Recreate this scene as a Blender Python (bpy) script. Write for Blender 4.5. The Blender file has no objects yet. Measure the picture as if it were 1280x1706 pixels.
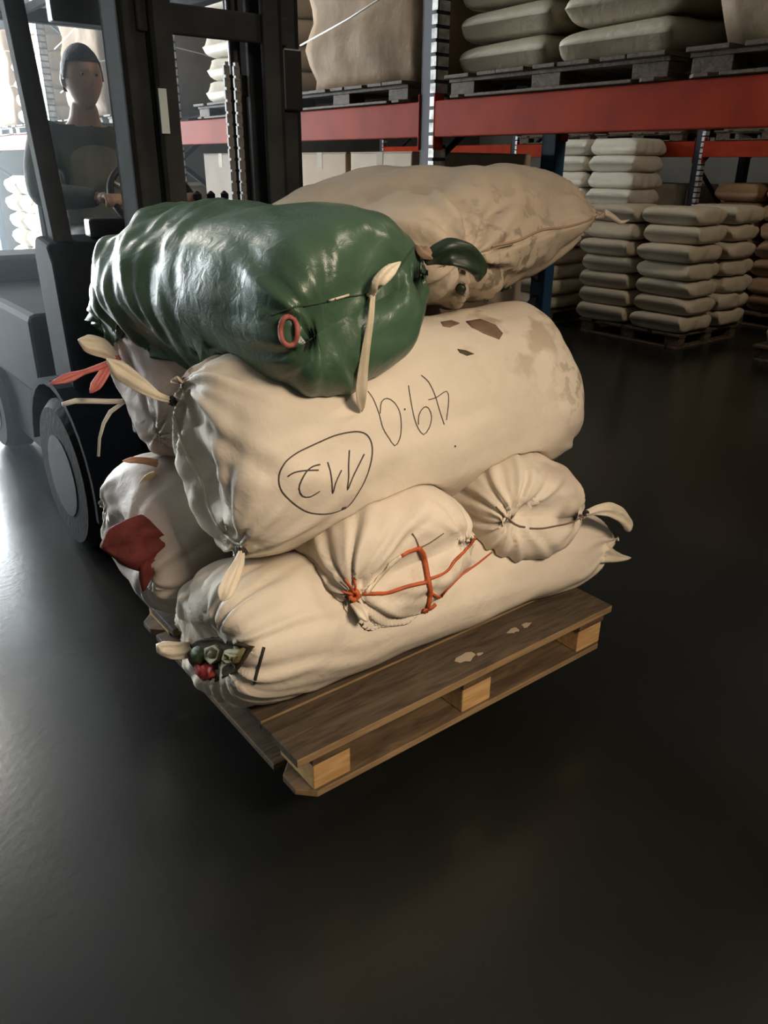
import bpy, bmesh, math, random
import numpy as np
from mathutils import Vector, Matrix, noise
from mathutils.bvhtree import BVHTree

random.seed(7)
C = bpy.context.scene.collection

# ------------------------------------------------------------------ camera
CAM_H, PITCH, ROLL, FPX = 1.42, math.radians(24.0), math.radians(0.5), 1300.0
cam_d = bpy.data.cameras.new('camera')
cam = bpy.data.objects.new('camera', cam_d)
C.objects.link(cam)
_r0 = Vector((1, 0, 0)); _u0 = Vector((0, math.sin(PITCH), math.cos(PITCH))); _f = Vector((0, math.cos(PITCH), -math.sin(PITCH)))
_right = math.cos(ROLL) * _r0 + math.sin(ROLL) * _u0
_up = -math.sin(ROLL) * _r0 + math.cos(ROLL) * _u0
cam.matrix_world = Matrix(((_right.x, _up.x, -_f.x, 0), (_right.y, _up.y, -_f.y, 0), (_right.z, _up.z, -_f.z, CAM_H), (0, 0, 0, 1)))
cam_d.sensor_fit = 'VERTICAL'
cam_d.sensor_height = 24.0
cam_d.lens = FPX / 1706.0 * 24.0
cam_d.clip_start = 0.02
cam_d.clip_end = 60
sc = bpy.context.scene
sc.camera = cam

# the load stands square to the aisle: F coordinates = along the pallet front (a), away down the aisle (b), up from the floor (z)
YAW = math.radians(37.8)
ORG = Vector((-0.163, 1.247, 0))
U = Vector((math.cos(YAW), math.sin(YAW), 0)); V = Vector((-math.sin(YAW), math.cos(YAW), 0))
def W(a, b, z): return ORG + U * float(a) + V * float(b) + Vector((0, 0, float(z)))
def toF(p):
    d = Vector(p) - ORG
    return Vector((d.dot(U), d.dot(V), p[2]))
CAMF = toF((0, 0, CAM_H))
def rayF(px, py):
    d = _right * (px - 640) / FPX - _up * (py - 853) / FPX + _f
    return Vector((d.dot(U), d.dot(V), d.z)).normalized()

# ------------------------------------------------------------------ light and exposure
w = bpy.data.worlds.new('world'); sc.world = w; w.use_nodes = True
w.node_tree.nodes['Background'].inputs[0].default_value = (0.55, 0.6, 0.7, 1)
w.node_tree.nodes['Background'].inputs[1].default_value = 0.02
vs = sc.view_settings
vs.view_transform = 'Standard'; vs.look = 'None'; vs.gamma = 1.0; vs.use_curve_mapping = False
vs.exposure = 0.0
KEY = dict(pos=(0.35, -2.1, 2.55), aim=(0.42, 0.35, 0.50), power=16, size=0.8, color=(1.0, 0.80, 0.60), spread=66)
RACKLAMP = dict(pos=(-0.4, 8.0, 5.0), power=165, size=1.1, color=(1.0, 0.93, 0.80))
REARFILL = dict(pos=(4.0, -1.2, 5.0), power=110, size=0.8, color=(1.0, 0.85, 0.66))  # added fill to brighten the far bags; no such lamp is seen
DOOR_EMIT = 34.0
DOOR_COL = (0.86, 0.95, 1.0)

# ------------------------------------------------------------------ materials
MATS = {}

def nn(nt, typ, **kw):
    n = nt.nodes.new(typ)
    for k, v in kw.items(): setattr(n, k, v)
    return n
def mat(name, col, rough=0.5, metal=0.0, var=0.0, vscale=6.0, bump=0.0, bscale=60.0, spec=0.5, emit=None, coords='Object', dark=None):
    if name in MATS: return MATS[name]
    m = bpy.data.materials.new(name); m.use_nodes = True; MATS[name] = m
    nt = m.node_tree; p = nt.nodes['Principled BSDF']
    p.inputs['Base Color'].default_value = (*col, 1); p.inputs['Roughness'].default_value = rough
    p.inputs['Metallic'].default_value = metal; p.inputs['Specular IOR Level'].default_value = spec
    tc = nn(nt, 'ShaderNodeTexCoord')
    if var:
        nz = nn(nt, 'ShaderNodeTexNoise'); nz.inputs['Scale'].default_value = vscale; nz.inputs['Detail'].default_value = 6
        nt.links.new(tc.outputs[coords], nz.inputs['Vector'])
        mx = nn(nt, 'ShaderNodeMix', data_type='RGBA')
        d = dark or tuple(c * (1 - var) for c in col)
        mx.inputs['A'].default_value = (*d, 1); mx.inputs['B'].default_value = (*col, 1)
        mr = nn(nt, 'ShaderNodeMapRange'); mr.inputs['From Min'].default_value = 0.35; mr.inputs['From Max'].default_value = 0.62
        nt.links.new(nz.outputs['Fac'], mr.inputs['Value']); nt.links.new(mr.outputs['Result'], mx.inputs['Factor'])
        nt.links.new(mx.outputs['Result'], p.inputs['Base Color'])
    if bump:
        nb = nn(nt, 'ShaderNodeTexNoise'); nb.inputs['Scale'].default_value = bscale; nb.inputs['Detail'].default_value = 4
        nt.links.new(tc.outputs[coords], nb.inputs['Vector'])
        bp = nn(nt, 'ShaderNodeBump'); bp.inputs['Strength'].default_value = bump; bp.inputs['Distance'].default_value = 0.01
        nt.links.new(nb.outputs['Fac'], bp.inputs['Height']); nt.links.new(bp.outputs['Normal'], p.inputs['Normal'])
    if emit:
        p.inputs['Emission Color'].default_value = (*emit[0], 1); p.inputs['Emission Strength'].default_value = emit[1]
    return m

def fabric(name, col, rough=0.55, stains=(), weave=1.0, dirt=0.12, sheen=0.0, spec=0.28, dirtcol=None):
    """woven plastic sack cloth; stains = [(centre xyz in object space, radius, colour, amount, noise scale)]"""
    m = bpy.data.materials.new(name); m.use_nodes = True; MATS[name] = m
    nt = m.node_tree; p = nt.nodes['Principled BSDF']; L = nt.links
    p.inputs['Roughness'].default_value = rough; p.inputs['Specular IOR Level'].default_value = spec
    tc = nn(nt, 'ShaderNodeTexCoord')
    nz = nn(nt, 'ShaderNodeTexNoise'); nz.inputs['Scale'].default_value = 5; nz.inputs['Detail'].default_value = 8; nz.inputs['Roughness'].default_value = 0.6
    L.new(tc.outputs['Object'], nz.inputs['Vector'])
    mr = nn(nt, 'ShaderNodeMapRange'); mr.inputs['From Min'].default_value = 0.3; mr.inputs['From Max'].default_value = 0.65
    L.new(nz.outputs['Fac'], mr.inputs['Value'])
    mx = nn(nt, 'ShaderNodeMix', data_type='RGBA')
    d = dirtcol or tuple(c * (1 - dirt) for c in col)
    mx.inputs['A'].default_value = (*d, 1); mx.inputs['B'].default_value = (*col, 1)
    L.new(mr.outputs['Result'], mx.inputs['Factor'])
    out = mx.outputs['Result']
    for (c, r, sc_, amt, ns) in stains:
        dist = nn(nt, 'ShaderNodeVectorMath', operation='DISTANCE'); dist.inputs[1].default_value = c
        L.new(tc.outputs['Object'], dist.inputs[0])
        fall = nn(nt, 'ShaderNodeMapRange'); fall.inputs['From Min'].default_value = r; fall.inputs['From Max'].default_value = r * 0.3
        L.new(dist.outputs['Value'], fall.inputs['Value'])
        n2 = nn(nt, 'ShaderNodeTexNoise'); n2.inputs['Scale'].default_value = ns; n2.inputs['Detail'].default_value = 5
        L.new(tc.outputs['Object'], n2.inputs['Vector'])
        th = nn(nt, 'ShaderNodeMapRange'); th.inputs['From Min'].default_value = 0.52; th.inputs['From Max'].default_value = 0.6
        L.new(n2.outputs['Fac'], th.inputs['Value'])
        mul = nn(nt, 'ShaderNodeMath', operation='MULTIPLY'); L.new(fall.outputs['Result'], mul.inputs[0]); L.new(th.outputs['Result'], mul.inputs[1])
        mu2 = nn(nt, 'ShaderNodeMath', operation='MULTIPLY'); L.new(mul.outputs['Value'], mu2.inputs[0]); mu2.inputs[1].default_value = amt
        m2 = nn(nt, 'ShaderNodeMix', data_type='RGBA'); m2.inputs['B'].default_value = (*sc_, 1)
        L.new(mu2.outputs['Value'], m2.inputs['Factor']); L.new(out, m2.inputs['A']); out = m2.outputs['Result']
    L.new(out, p.inputs['Base Color'])
    # weave: two crossed fine waves plus crumple
    w1 = nn(nt, 'ShaderNodeTexWave', bands_direction='X'); w1.inputs['Scale'].default_value = 130; w1.inputs['Distortion'].default_value = 0.6
    w2 = nn(nt, 'ShaderNodeTexWave', bands_direction='Z'); w2.inputs['Scale'].default_value = 130; w2.inputs['Distortion'].default_value = 0.6
    L.new(tc.outputs['Object'], w1.inputs['Vector']); L.new(tc.outputs['Object'], w2.inputs['Vector'])
    ad = nn(nt, 'ShaderNodeMath', operation='ADD'); L.new(w1.outputs['Fac'], ad.inputs[0]); L.new(w2.outputs['Fac'], ad.inputs[1])
    b1 = nn(nt, 'ShaderNodeBump'); b1.inputs['Strength'].default_value = 0.05 * weave; b1.inputs['Distance'].default_value = 0.002
    L.new(ad.outputs['Value'], b1.inputs['Height'])
    cr = nn(nt, 'ShaderNodeTexNoise'); cr.inputs['Scale'].default_value = 28; cr.inputs['Detail'].default_value = 4; cr.inputs['Distortion'].default_value = 0.8
    L.new(tc.outputs['Object'], cr.inputs['Vector'])
    b2 = nn(nt, 'ShaderNodeBump'); b2.inputs['Strength'].default_value = 0.22; b2.inputs['Distance'].default_value = 0.012
    L.new(cr.outputs['Fac'], b2.inputs['Height']); L.new(b1.outputs['Normal'], b2.inputs['Normal'])
    L.new(b2.outputs['Normal'], p.inputs['Normal'])
    return m

def wood(name, col, dark, rough=0.7):
    m = bpy.data.materials.new(name); m.use_nodes = True; MATS[name] = m
    nt = m.node_tree; p = nt.nodes['Principled BSDF']; L = nt.links
    p.inputs['Roughness'].default_value = rough; p.inputs['Specular IOR Level'].default_value = 0.25
    tc = nn(nt, 'ShaderNodeTexCoord'); mp = nn(nt, 'ShaderNodeMapping'); mp.inputs['Scale'].default_value = (3, 22, 22)
    L.new(tc.outputs['Object'], mp.inputs['Vector'])
    nz = nn(nt, 'ShaderNodeTexNoise'); nz.inputs['Scale'].default_value = 2.2; nz.inputs['Detail'].default_value = 8; nz.inputs['Distortion'].default_value = 1.2
    L.new(mp.outputs['Vector'], nz.inputs['Vector'])
    mr = nn(nt, 'ShaderNodeMapRange'); mr.inputs['From Min'].default_value = 0.35; mr.inputs['From Max'].default_value = 0.65
    L.new(nz.outputs['Fac'], mr.inputs['Value'])
    mx = nn(nt, 'ShaderNodeMix', data_type='RGBA'); mx.inputs['A'].default_value = (*dark, 1); mx.inputs['B'].default_value = (*col, 1)
    L.new(mr.outputs['Result'], mx.inputs['Factor']); L.new(mx.outputs['Result'], p.inputs['Base Color'])
    bp = nn(nt, 'ShaderNodeBump'); bp.inputs['Strength'].default_value = 0.3; bp.inputs['Distance'].default_value = 0.003
    L.new(nz.outputs['Fac'], bp.inputs['Height']); L.new(bp.outputs['Normal'], p.inputs['Normal'])
    return m

def concrete():
    m = bpy.data.materials.new('polished_concrete'); m.use_nodes = True
    nt = m.node_tree; p = nt.nodes['Principled BSDF']; L = nt.links
    tc = nn(nt, 'ShaderNodeTexCoord')
    n1 = nn(nt, 'ShaderNodeTexNoise'); n1.inputs['Scale'].default_value = 0.9; n1.inputs['Detail'].default_value = 9; n1.inputs['Roughness'].default_value = 0.62
    L.new(tc.outputs['Object'], n1.inputs['Vector'])
    mr = nn(nt, 'ShaderNodeMapRange'); mr.inputs['From Min'].default_value = 0.3; mr.inputs['From Max'].default_value = 0.7
    L.new(n1.outputs['Fac'], mr.inputs['Value'])
    mx = nn(nt, 'ShaderNodeMix', data_type='RGBA'); mx.inputs['A'].default_value = (0.006, 0.0063, 0.005, 1); mx.inputs['B'].default_value = (0.015, 0.0155, 0.0125, 1)
    L.new(mr.outputs['Result'], mx.inputs['Factor']); L.new(mx.outputs['Result'], p.inputs['Base Color'])
    r2 = nn(nt, 'ShaderNodeMapRange'); r2.inputs['To Min'].default_value = 0.17; r2.inputs['To Max'].default_value = 0.30
    L.new(n1.outputs['Fac'], r2.inputs['Value']); L.new(r2.outputs['Result'], p.inputs['Roughness'])
    p.inputs['Specular IOR Level'].default_value = 0.42
    n3 = nn(nt, 'ShaderNodeTexNoise'); n3.inputs['Scale'].default_value = 45; n3.inputs['Detail'].default_value = 5
    L.new(tc.outputs['Object'], n3.inputs['Vector'])
    bp = nn(nt, 'ShaderNodeBump'); bp.inputs['Strength'].default_value = 0.12; bp.inputs['Distance'].default_value = 0.003
    L.new(n3.outputs['Fac'], bp.inputs['Height']); L.new(bp.outputs['Normal'], p.inputs['Normal'])
    return m

# ------------------------------------------------------------------ mesh helpers (F coordinates, relative to a base point)
class MB:
    def __init__(s): s.v = []; s.f = []
    def add(s, vs_, fs): 
        o = len(s.v); s.v += [tuple(x) for x in vs_]; s.f += [tuple(i + o for i in q) for q in fs]; return s
    def box(s, x0, x1, y0, y1, z0, z1):
        return s.add([(x, y, z) for z in (z0, z1) for y in (y0, y1) for x in (x0, x1)],
                     [(0, 2, 3, 1), (4, 5, 7, 6), (0, 1, 5, 4), (2, 6, 7, 3), (0, 4, 6, 2), (1, 3, 7, 5)])
    def beam(s, p, q, wx, wy, up=(0, 0, 1)):
        p = Vector(p); q = Vector(q); d = (q - p).normalized(); up = Vector(up)
        if abs(d.dot(up)) > 0.99: up = Vector((1, 0, 0))
        x = d.cross(up).normalized(); y = x.cross(d)
        vs_ = [c + x * sx * wx / 2 + y * sy * wy / 2 for c in (p, q) for sy in (-1, 1) for sx in (-1, 1)]
        return s.add(vs_, [(0, 1, 3, 2), (4, 6, 7, 5), (0, 4, 5, 1), (2, 3, 7, 6), (0, 2, 6, 4), (1, 5, 7, 3)])
    def tube(s, pts, r, n=8, flat=1.0, upv=None):
        """tube along points; r a number or a list; flat squashes it along upv"""
        pts = [Vector(p) for p in pts]; k = len(pts); rs = r if isinstance(r, (list, tuple)) else [r] * k
        vs_ = []; prev = None
        for i, p in enumerate(pts):
            d = (pts[min(i + 1, k - 1)] - pts[max(i - 1, 0)]).normalized()
            ref = Vector(upv) if upv is not None and not isinstance(upv, list) else (Vector(upv[i]) if isinstance(upv, list) else (prev or (Vector((0, 0, 1)) if abs(d.z) < 0.9 else Vector((1, 0, 0)))))
            y = (ref - d * ref.dot(d))
            y = y.normalized() if y.length > 1e-6 else d.orthogonal().normalized()
            x = d.cross(y); prev = y
            for j in range(n):
                t = 2 * math.pi * j / n
                vs_.append(p + x * rs[i] * math.cos(t) + y * rs[i] * flat * math.sin(t))
        fs = [(i * n + j, i * n + (j + 1) % n, (i + 1) * n + (j + 1) % n, (i + 1) * n + j) for i in range(k - 1) for j in range(n)]
        fs += [tuple(range(n))[::-1], tuple(range((k - 1) * n, k * n))]
        return s.add(vs_, fs)
    def lathe(s, prof, n=24, axis='z', c=(0, 0, 0)):
        """prof = [(r, h)], turned about an axis through c"""
        vs_ = []
        for r, h in prof:
            for j in range(n):
                t = 2 * math.pi * j / n; x, y = r * math.cos(t), r * math.sin(t)
                p = {'z': (x, y, h), 'x': (h, x, y), 'y': (y, h, x)}[axis]
                vs_.append((p[0] + c[0], p[1] + c[1], p[2] + c[2]))
        k = len(prof)
        fs = [(i * n + j, i * n + (j + 1) % n, (i + 1) * n + (j + 1) % n, (i + 1) * n + j) for i in range(k - 1) for j in range(n)]
        fs += [tuple(range(n))[::-1], tuple(range((k - 1) * n, k * n))]
        return s.add(vs_, fs)
    def torus(s, R, r, n=32, m=10, frame=None, c=(0, 0, 0)):
        X, Y, Z = frame or (Vector((1, 0, 0)), Vector((0, 1, 0)), Vector((0, 0, 1)))
        vs_ = []
        for i in range(n):
            t = 2 * math.pi * i / n; d = X * math.cos(t) + Y * math.sin(t)
            for j in range(m):
                q = 2 * math.pi * j / m; vs_.append(Vector(c) + d * (R + r * math.cos(q)) + Z * r * math.sin(q))
        return s.add(vs_, [(i * m + j, ((i + 1) % n) * m + j, ((i + 1) % n) * m + (j + 1) % m, i * m + (j + 1) % m) for i in range(n) for j in range(m)])
    def build(s, name, m, parent=None, base=(0, 0, 0), bevel=0.0, smooth=False, link=True):
        me = bpy.data.meshes.new(name)
        me.from_pydata([(x - base[0], y - base[1], z - base[2]) for x, y, z in s.v], [], s.f)
        bm = bmesh.new(); bm.from_mesh(me); bmesh.ops.recalc_face_normals(bm, faces=bm.faces); bm.to_mesh(me); bm.free()
        me.materials.append(m)
        if smooth: me.polygons.foreach_set('use_smooth', [True] * len(me.polygons))
        o = bpy.data.objects.new(name, me); C.objects.link(o)
        if parent: o.parent = parent
        if bevel:
            b = o.modifiers.new('bevel', 'BEVEL'); b.width = bevel; b.segments = 2; b.limit_method = 'ANGLE'
        return o

def tag(o, label, cat, group=None):
    o['label'] = label; o['category'] = cat
    if group: o['group'] = group
    return o
def thing(name, label, cat, base, group=None, rz=0.0):
    o = bpy.data.objects.new(name, None); C.objects.link(o); o.empty_display_size = 0.1
    o.location = W(*base); o.rotation_euler = (0, 0, YAW + rz)
    return tag(o, label, cat, group)
def place(o, base, rz=0.0):
    o.location = W(*base); o.rotation_euler = (0, 0, YAW + rz); return o
def struct(o): o['kind'] = 'structure'; return o
def copy_thing(o, parent=None):
    c = o.copy(); C.objects.link(c)
    if parent: c.parent = parent
    for ch in o.children: copy_thing(ch, c)
    return c

# ------------------------------------------------------------------ the setting
FL = concrete()
b = MB(); b.box(-9, 11, -5, 11, -0.1, 0); struct(place(b.build('floor', FL), (0, 0, 0)))
WALLM = mat('painted_wall', (0.13, 0.115, 0.095), 0.85, var=0.2, vscale=1.5)
b = MB(); b.box(-9, -5.0, 11, 11.2, 0, 6.5); b.box(1.5, 11, 11, 11.2, 0, 6.5); b.box(-5.0, 1.5, 11, 11.2, 4.2, 6.5)
struct(place(b.build('wall_back', WALLM), (0, 0, 0)))
b = MB(); b.box(-9.2, -9, -5, 11, 0, 6.5); struct(place(b.build('wall_left', WALLM), (0, 0, 0)))
b = MB(); b.box(11, 11.2, -5, 11, 0, 6.5); struct(place(b.build('wall_right', WALLM), (0, 0, 0)))
b = MB(); b.box(-9, 11, -5.2, -5, 0, 6.5); struct(place(b.build('wall_front', WALLM), (0, 0, 0)))
b = MB(); b.box(-9, 11, -5, 11, 6.5, 6.6); struct(place(b.build('ceiling', mat('roof_sheet', (0.22, 0.22, 0.22), 0.8)), (0, 0, 0)))
# daylight through the closed translucent dock door at the end of the aisle
DOORM = mat('lit_door_panel', (0.8, 0.85, 0.9), 0.6, emit=(DOOR_COL, DOOR_EMIT))
b = MB(); b.box(-5.0, 1.5, 11.05, 11.12, 0.0, 4.2)
dr = struct(place(b.build('door_1', mat('door_frame_grey', (0.2, 0.2, 0.21), 0.5)), (0, 0, 0)))
b = MB()
for i in range(7): b.box(-4.95, 1.45, 11.0, 11.04, 0.05 + i * 0.59, 0.05 + i * 0.59 + 0.54)
b.build('door_panel', DOORM, dr)

def lamp(D, label):  # area lights out of view; shade and cable are added around them
    a, bb, z = D['pos']
    t = thing('ceiling_lamp', label, 'lamp', (a, bb, z), 'hanging warehouse lamps')
    s = D['size']
    m = MB(); m.lathe([(0.05, 0.30), (0.09, 0.28), (0.12, 0.12), (s * 0.62, 0.02), (s * 0.62, 0.0), (s * 0.60, 0.0), (0.11, 0.10), (0.02, 0.11)], 28)
    m.build('lamp_shade', mat('lamp_shade_grey', (0.4, 0.4, 0.4), 0.4, metal=0.7), t, smooth=True)
    m = MB(); m.tube([(0, 0, 0.28), (0, 0, 6.5 - z)], 0.008, 6); m.build('cable', mat('black_rubber', (0.015, 0.015, 0.016), 0.6), t)
    ld = bpy.data.lights.new('bulb', 'AREA'); ld.shape = 'DISK'; ld.size = s; ld.energy = D['power']; ld.color = D['color']
    lo = bpy.data.objects.new('bulb', ld); C.objects.link(lo); lo.parent = t; lo.location = (0, 0, -0.02)
    if 'spread' in D: ld.spread = math.radians(D['spread'])
    if 'aim' in D:
        d = Vector(D['aim']) - Vector(D['pos']); q = d.to_track_quat('-Z', 'Y'); lo.rotation_euler = q.to_euler()
    return t
lamp(KEY, 'warm lamp hanging over the open aisle in front of the pallet')
lamp(RACKLAMP, 'pale lamp hanging over the aisle behind the lift truck')
lamp(REARFILL, 'added unseen warm fill lamp over the aisle behind the near rack')

# ------------------------------------------------------------------ wooden pallets
WD = wood('pallet_wood', (0.105, 0.078, 0.050), (0.05, 0.035, 0.023))
WE = wood('pallet_block_wood', (0.55, 0.34, 0.15), (0.40, 0.23, 0.09))
WS = wood('pallet_side_wood', (0.14, 0.092, 0.05), (0.07, 0.045, 0.026))
WDARK = wood('old_pallet_wood', (0.12, 0.085, 0.055), (0.045, 0.03, 0.02))
def pale_edge(o, m):
    o.data.materials.append(m)
    for p_ in o.data.polygons:
        if p_.normal.y < -0.6: p_.material_index = 1
    return o
def make_pallet(label, group=None, deck=WD, block=WE, side=WS, edge=None, w=1.0, l=1.2, nd=7, base=(0, 0, 0), bw=0.145):
    t = thing('wooden_pallet', label, 'pallet', base, group)
    rnd = random.Random(3)
    for i in range(nd):
        y0 = -0.004 + (l - bw) * i / (nd - 1)
        x0 = -0.012 + rnd.uniform(-.004, .004)
        m = MB(); m.box(x0, w + 0.002 + rnd.uniform(-.006, .004), y0, y0 + bw * (1 if i % 2 == 0 else 0.72), 0.107, 0.128)
        o_ = m.build('deck_board', deck, t, bevel=0.0025)
        if edge: pale_edge(o_, edge)
    for k, x in enumerate((0.025, w / 2 - 0.05, w - 0.125)):
        m = MB(); m.box(x, x + 0.1, 0.0, l, 0.088, 0.107); m.build('stringer_board', side, t, bevel=0.002)
        for j, y in enumerate((0.006, l / 2 - 0.07, l - 0.146)):
            m = MB(); m.box(x + 0.005, x + 0.1, y, y + 0.14, 0.017, 0.088); m.build('block', block, t, bevel=0.003)
        if k == 1:
            m = MB(); m.box(x, x + 0.1, 0.125, l - 0.125, 0.0, 0.017); m.build('bottom_board', side, t, bevel=0.003)
    for y in (0.0, l - 0.12):
        # bottom boards with clipped corners
        c = 0.035; m = MB(); P = [(c, y), (w - c, y), (w, y + c), (w, y + .12 - c), (w - c, y + .12), (c, y + .12), (0, y + .12 - c), (0, y + c)]
        m.add([(a, bb, 0.0) for a, bb in P] + [(a, bb, 0.017) for a, bb in P], [tuple(range(8))[::-1], tuple(range(8, 16))] + [(i, (i + 1) % 8, (i + 1) % 8 + 8, i + 8) for i in range(8)])
        o_ = m.build('bottom_board', side, t, bevel=0.002)
        if edge: pale_edge(o_, edge)
    for x in (0.0, w - 0.1):
        m = MB(); m.box(x + 0.0, x + 0.1, 0.122, l - 0.122, 0.0, 0.017); m.build('bottom_board', side, t, bevel=0.003)
    return t
Z0 = 0.19
hero_pallet = make_pallet('worn wooden pallet lifted on the forks under the heap of sacks', base=(0, 0, Z0), l=0.9, nd=6, edge=wood('sawn_edge_wood', (0.30, 0.20, 0.10), (0.20, 0.13, 0.065)))
# pale scuffs on the front deck board
SC = mat('dried_white_spill', (0.36, 0.29, 0.21), 0.8)
rs = random.Random(5)
for (x, y, r) in ((0.505, 0.055, 0.028), (0.545, 0.045, 0.010), (0.69, 0.07, 0.020), (0.735, 0.068, 0.016)):
    m = MB()
    pts = [(x + r * (1 + .35 * rs.uniform(-1, 1)) * math.cos(t * .5236), y + .5 * r * (1 + .35 * rs.uniform(-1, 1)) * math.sin(t * .5236), 0.1285) for t in range(12)]
    m.add(pts + [(p[0], p[1], 0.1295) for p in pts], [tuple(range(12, 24))] + [(i, (i + 1) % 12, (i + 1) % 12 + 12, i + 12) for i in range(12)])
    m.build('white_spill', SC, hero_pallet)['label'] = 'white dried spill on the front board'

# ------------------------------------------------------------------ filled sacks
def smooth01(x): x = np.clip(x, 0, 1); return x * x * (3 - 2 * x)
def unit(v): v = np.asarray(v, float); return v / np.linalg.norm(v)
def sack_geo(E0, E1, wdir, wid, thk, rend=0.14, dimple=0.05, ears=((1, 1), (1, 1)), sag=0.0, lump=0.014, wr=0.010, seed=0,
             gathers=(), nth=120, ns=110, sq=0.86, bend=None, taper=(1, 1), full=(0.62, 0.62), lw=1.0, nlong=0.0, nring=0.0):
    """A stuffed bag between the closing seams E0 and E1 (F coordinates): wdir = direction of the end seams, wid/thk = half sizes.
    gathers = [(end, across -1..1, amplitude, reach, folds)] radiating pleats where the cloth is tied."""
    E0 = np.array(E0, float); E1 = np.array(E1, float); X = unit(E1 - E0); L = np.linalg.norm(E1 - E0)
    Y = np.array(wdir, float); Y = unit(Y - X * (Y @ X)); Z = np.cross(X, Y)
    if Z[2] < -0.2: Z = -Z
    hl = L / 2
    # half profiles from middle to each end
    na = ns // 4
    prof = []          # x, Wscale, Tscale
    def endprof(sgn, e):
        out = []
        al = np.linspace(0, 1, na + 10)
        for q in al:
            a_ = q * math.pi / 2
            T = math.cos(a_) ** full[e]
            x = hl - rend * (1 - math.sin(a_) ** 0.9) 
            dm = dimple * smooth01(np.array(1 - T / 0.5))
            Wd = 1 - 0.10 * (1 - T) ** 1.5
            out.append((sgn * (x), float(dm), Wd * 1.0, T, q))
        return out
    e1 = endprof(1, 1); e0 = endprof(-1, 0)[::-1]
    mid = [(x, 0.0, 1.0, 1.0, 0.0) for x in np.linspace(-(hl - rend), hl - rend, ns // 2)][1:-1]
    rows = e0 + mid + e1
    th = np.linspace(0, 2 * math.pi, nth, endpoint=False)
    c = np.cos(th); s_ = np.sin(th)
    cy = np.sign(c) * np.abs(c) ** sq; sz = np.sign(s_) * np.abs(s_) ** sq
    n = len(rows); P = np.zeros((n, nth, 3))
    for i, (x, dm, Wd, T, q) in enumerate(rows):
        e = 1 if x > 0 else 0; sgn = 1 if x > 0 else -1
        f = (x + hl) / L; tp = taper[0] * (1 - f) + taper[1] * f
        # the corners (ears) are pulled out, the middle of the seam sinks in
        acr = np.abs(cy)
        pull = np.where(cy > 0, ears[e][1], ears[e][0]) * 0.05 * acr ** 3 * (1 - T) 
        y = cy * wid * Wd * tp * (1 + 0 * T); z = sz * thk * T * tp
        # round the corners of the end in plan
        rc = 0.10 * smooth01(np.array((abs(x) - (hl - rend)) / rend)) 
        xx = x - sgn * dm * (1 - acr ** 2.5) - sgn * float(rc) * acr ** 4 * 0.6 + sgn * pull
        P[i] = np.stack([xx, y, z], -1)
    pos = P.reshape(-1, 3)
    rng = np.random.RandomState(seed)
    off = rng.uniform(-50, 50, 3)
    # world shape
    lx, ly, lz = pos[:, 0].copy(), pos[:, 1].copy(), pos[:, 2].copy()
    def nrm(Q):
        G = Q.reshape(n, nth, 3)
        du = np.roll(G, -1, 1) - np.roll(G, 1, 1); dv = np.zeros_like(G); dv[1:-1] = G[2:] - G[:-2]; dv[0] = G[1] - G[0]; dv[-1] = G[-1] - G[-2]
        N = np.cross(du, dv); l = np.linalg.norm(N, axis=-1, keepdims=True); N = N / np.maximum(l, 1e-9)
        out = np.sign(np.sum(N * G, -1).sum()); return (N * out).reshape(-1, 3)
    N = nrm(pos)
    disp = np.zeros(len(pos))
    for k in range(len(pos)):
        q = Vector(pos[k] * 4.2 + off); disp[k] = lump * (noise.noise(q) + 0.45 * noise.noise(q * 2.3))
    # long soft draw lines along the bag
    if nlong:
        for k in range(len(pos)):
            q = Vector((pos[k][0] * 3.0 + off[0], pos[k][1] * 22 + off[1], pos[k][2] * 22 + off[2])); disp[k] += nlong * noise.noise(q)
    # folds that run round the bag
    if nring:
        for k in range(len(pos)):
            a_ = math.atan2(pos[k][2], pos[k][1]); q = Vector((pos[k][0] * 15 + 1.2 * math.sin(a_) + off[1], math.cos(a_) * 1.3 + off[0], math.sin(a_) * 1.3)); v_ = noise.noise(q) + 0.5 * noise.noise(q * 2.1)
            disp[k] += nring * v_ * float(smooth01(np.array((0.12 - pos[k][0]) / 0.25)))
    for (e, acr, amp, reach, folds) in gathers:
        sgn = 1 if e else -1
        G = np.array([sgn * (hl - dimple * (1 - abs(acr) ** 2.5)), acr * wid * 0.9, 0.0])
        d = pos - G; r = np.linalg.norm(d, axis=1)
        # angle around the tie, seen along the mean outward direction
        axis = unit([sgn * 1.0, acr * 0.9, 0]); e1_ = unit(np.cross(axis, [0, 0, 1.0])); e2_ = np.cross(axis, e1_)
        ang = np.arctan2(d @ e2_, d @ e1_)
        wob = np.array([noise.noise(Vector((a_ * 2 + off[0], rr * 9, off[1]))) for a_, rr in zip(ang, r)])
        wv = np.sin(ang * folds + 2.2 * wob + seed) * 0.6 + np.sin(ang * (folds * 1.7) + 3 * wob + 1.3 * seed) * 0.4
        disp += amp * wv * np.exp(-(r / reach) ** 1.5) * smooth01(r / 0.03)
        # cloth drawn in toward the tie
        disp -= 1.2 * amp * np.exp(-(r / (reach * 0.35)) ** 2)
    # fade displacement along the seam itself
    pos = pos + N * disp[:, None]
    # sag / bend
    t = (pos[:, 0] / hl)
    zoff = -sag * (t ** 2)
    Q = (E0 + E1) / 2 + pos[:, :1] * X + pos[:, 1:2] * Y + pos[:, 2:3] * Z
    Q[:, 2] += zoff
    if bend is not None: Q += np.outer(1 - t ** 2, np.array(bend))
    faces = [(i * nth + j, i * nth + (j + 1) % nth, (i + 1) * nth + (j + 1) % nth, (i + 1) * nth + j) for i in range(n - 1) for j in range(nth)]
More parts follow.
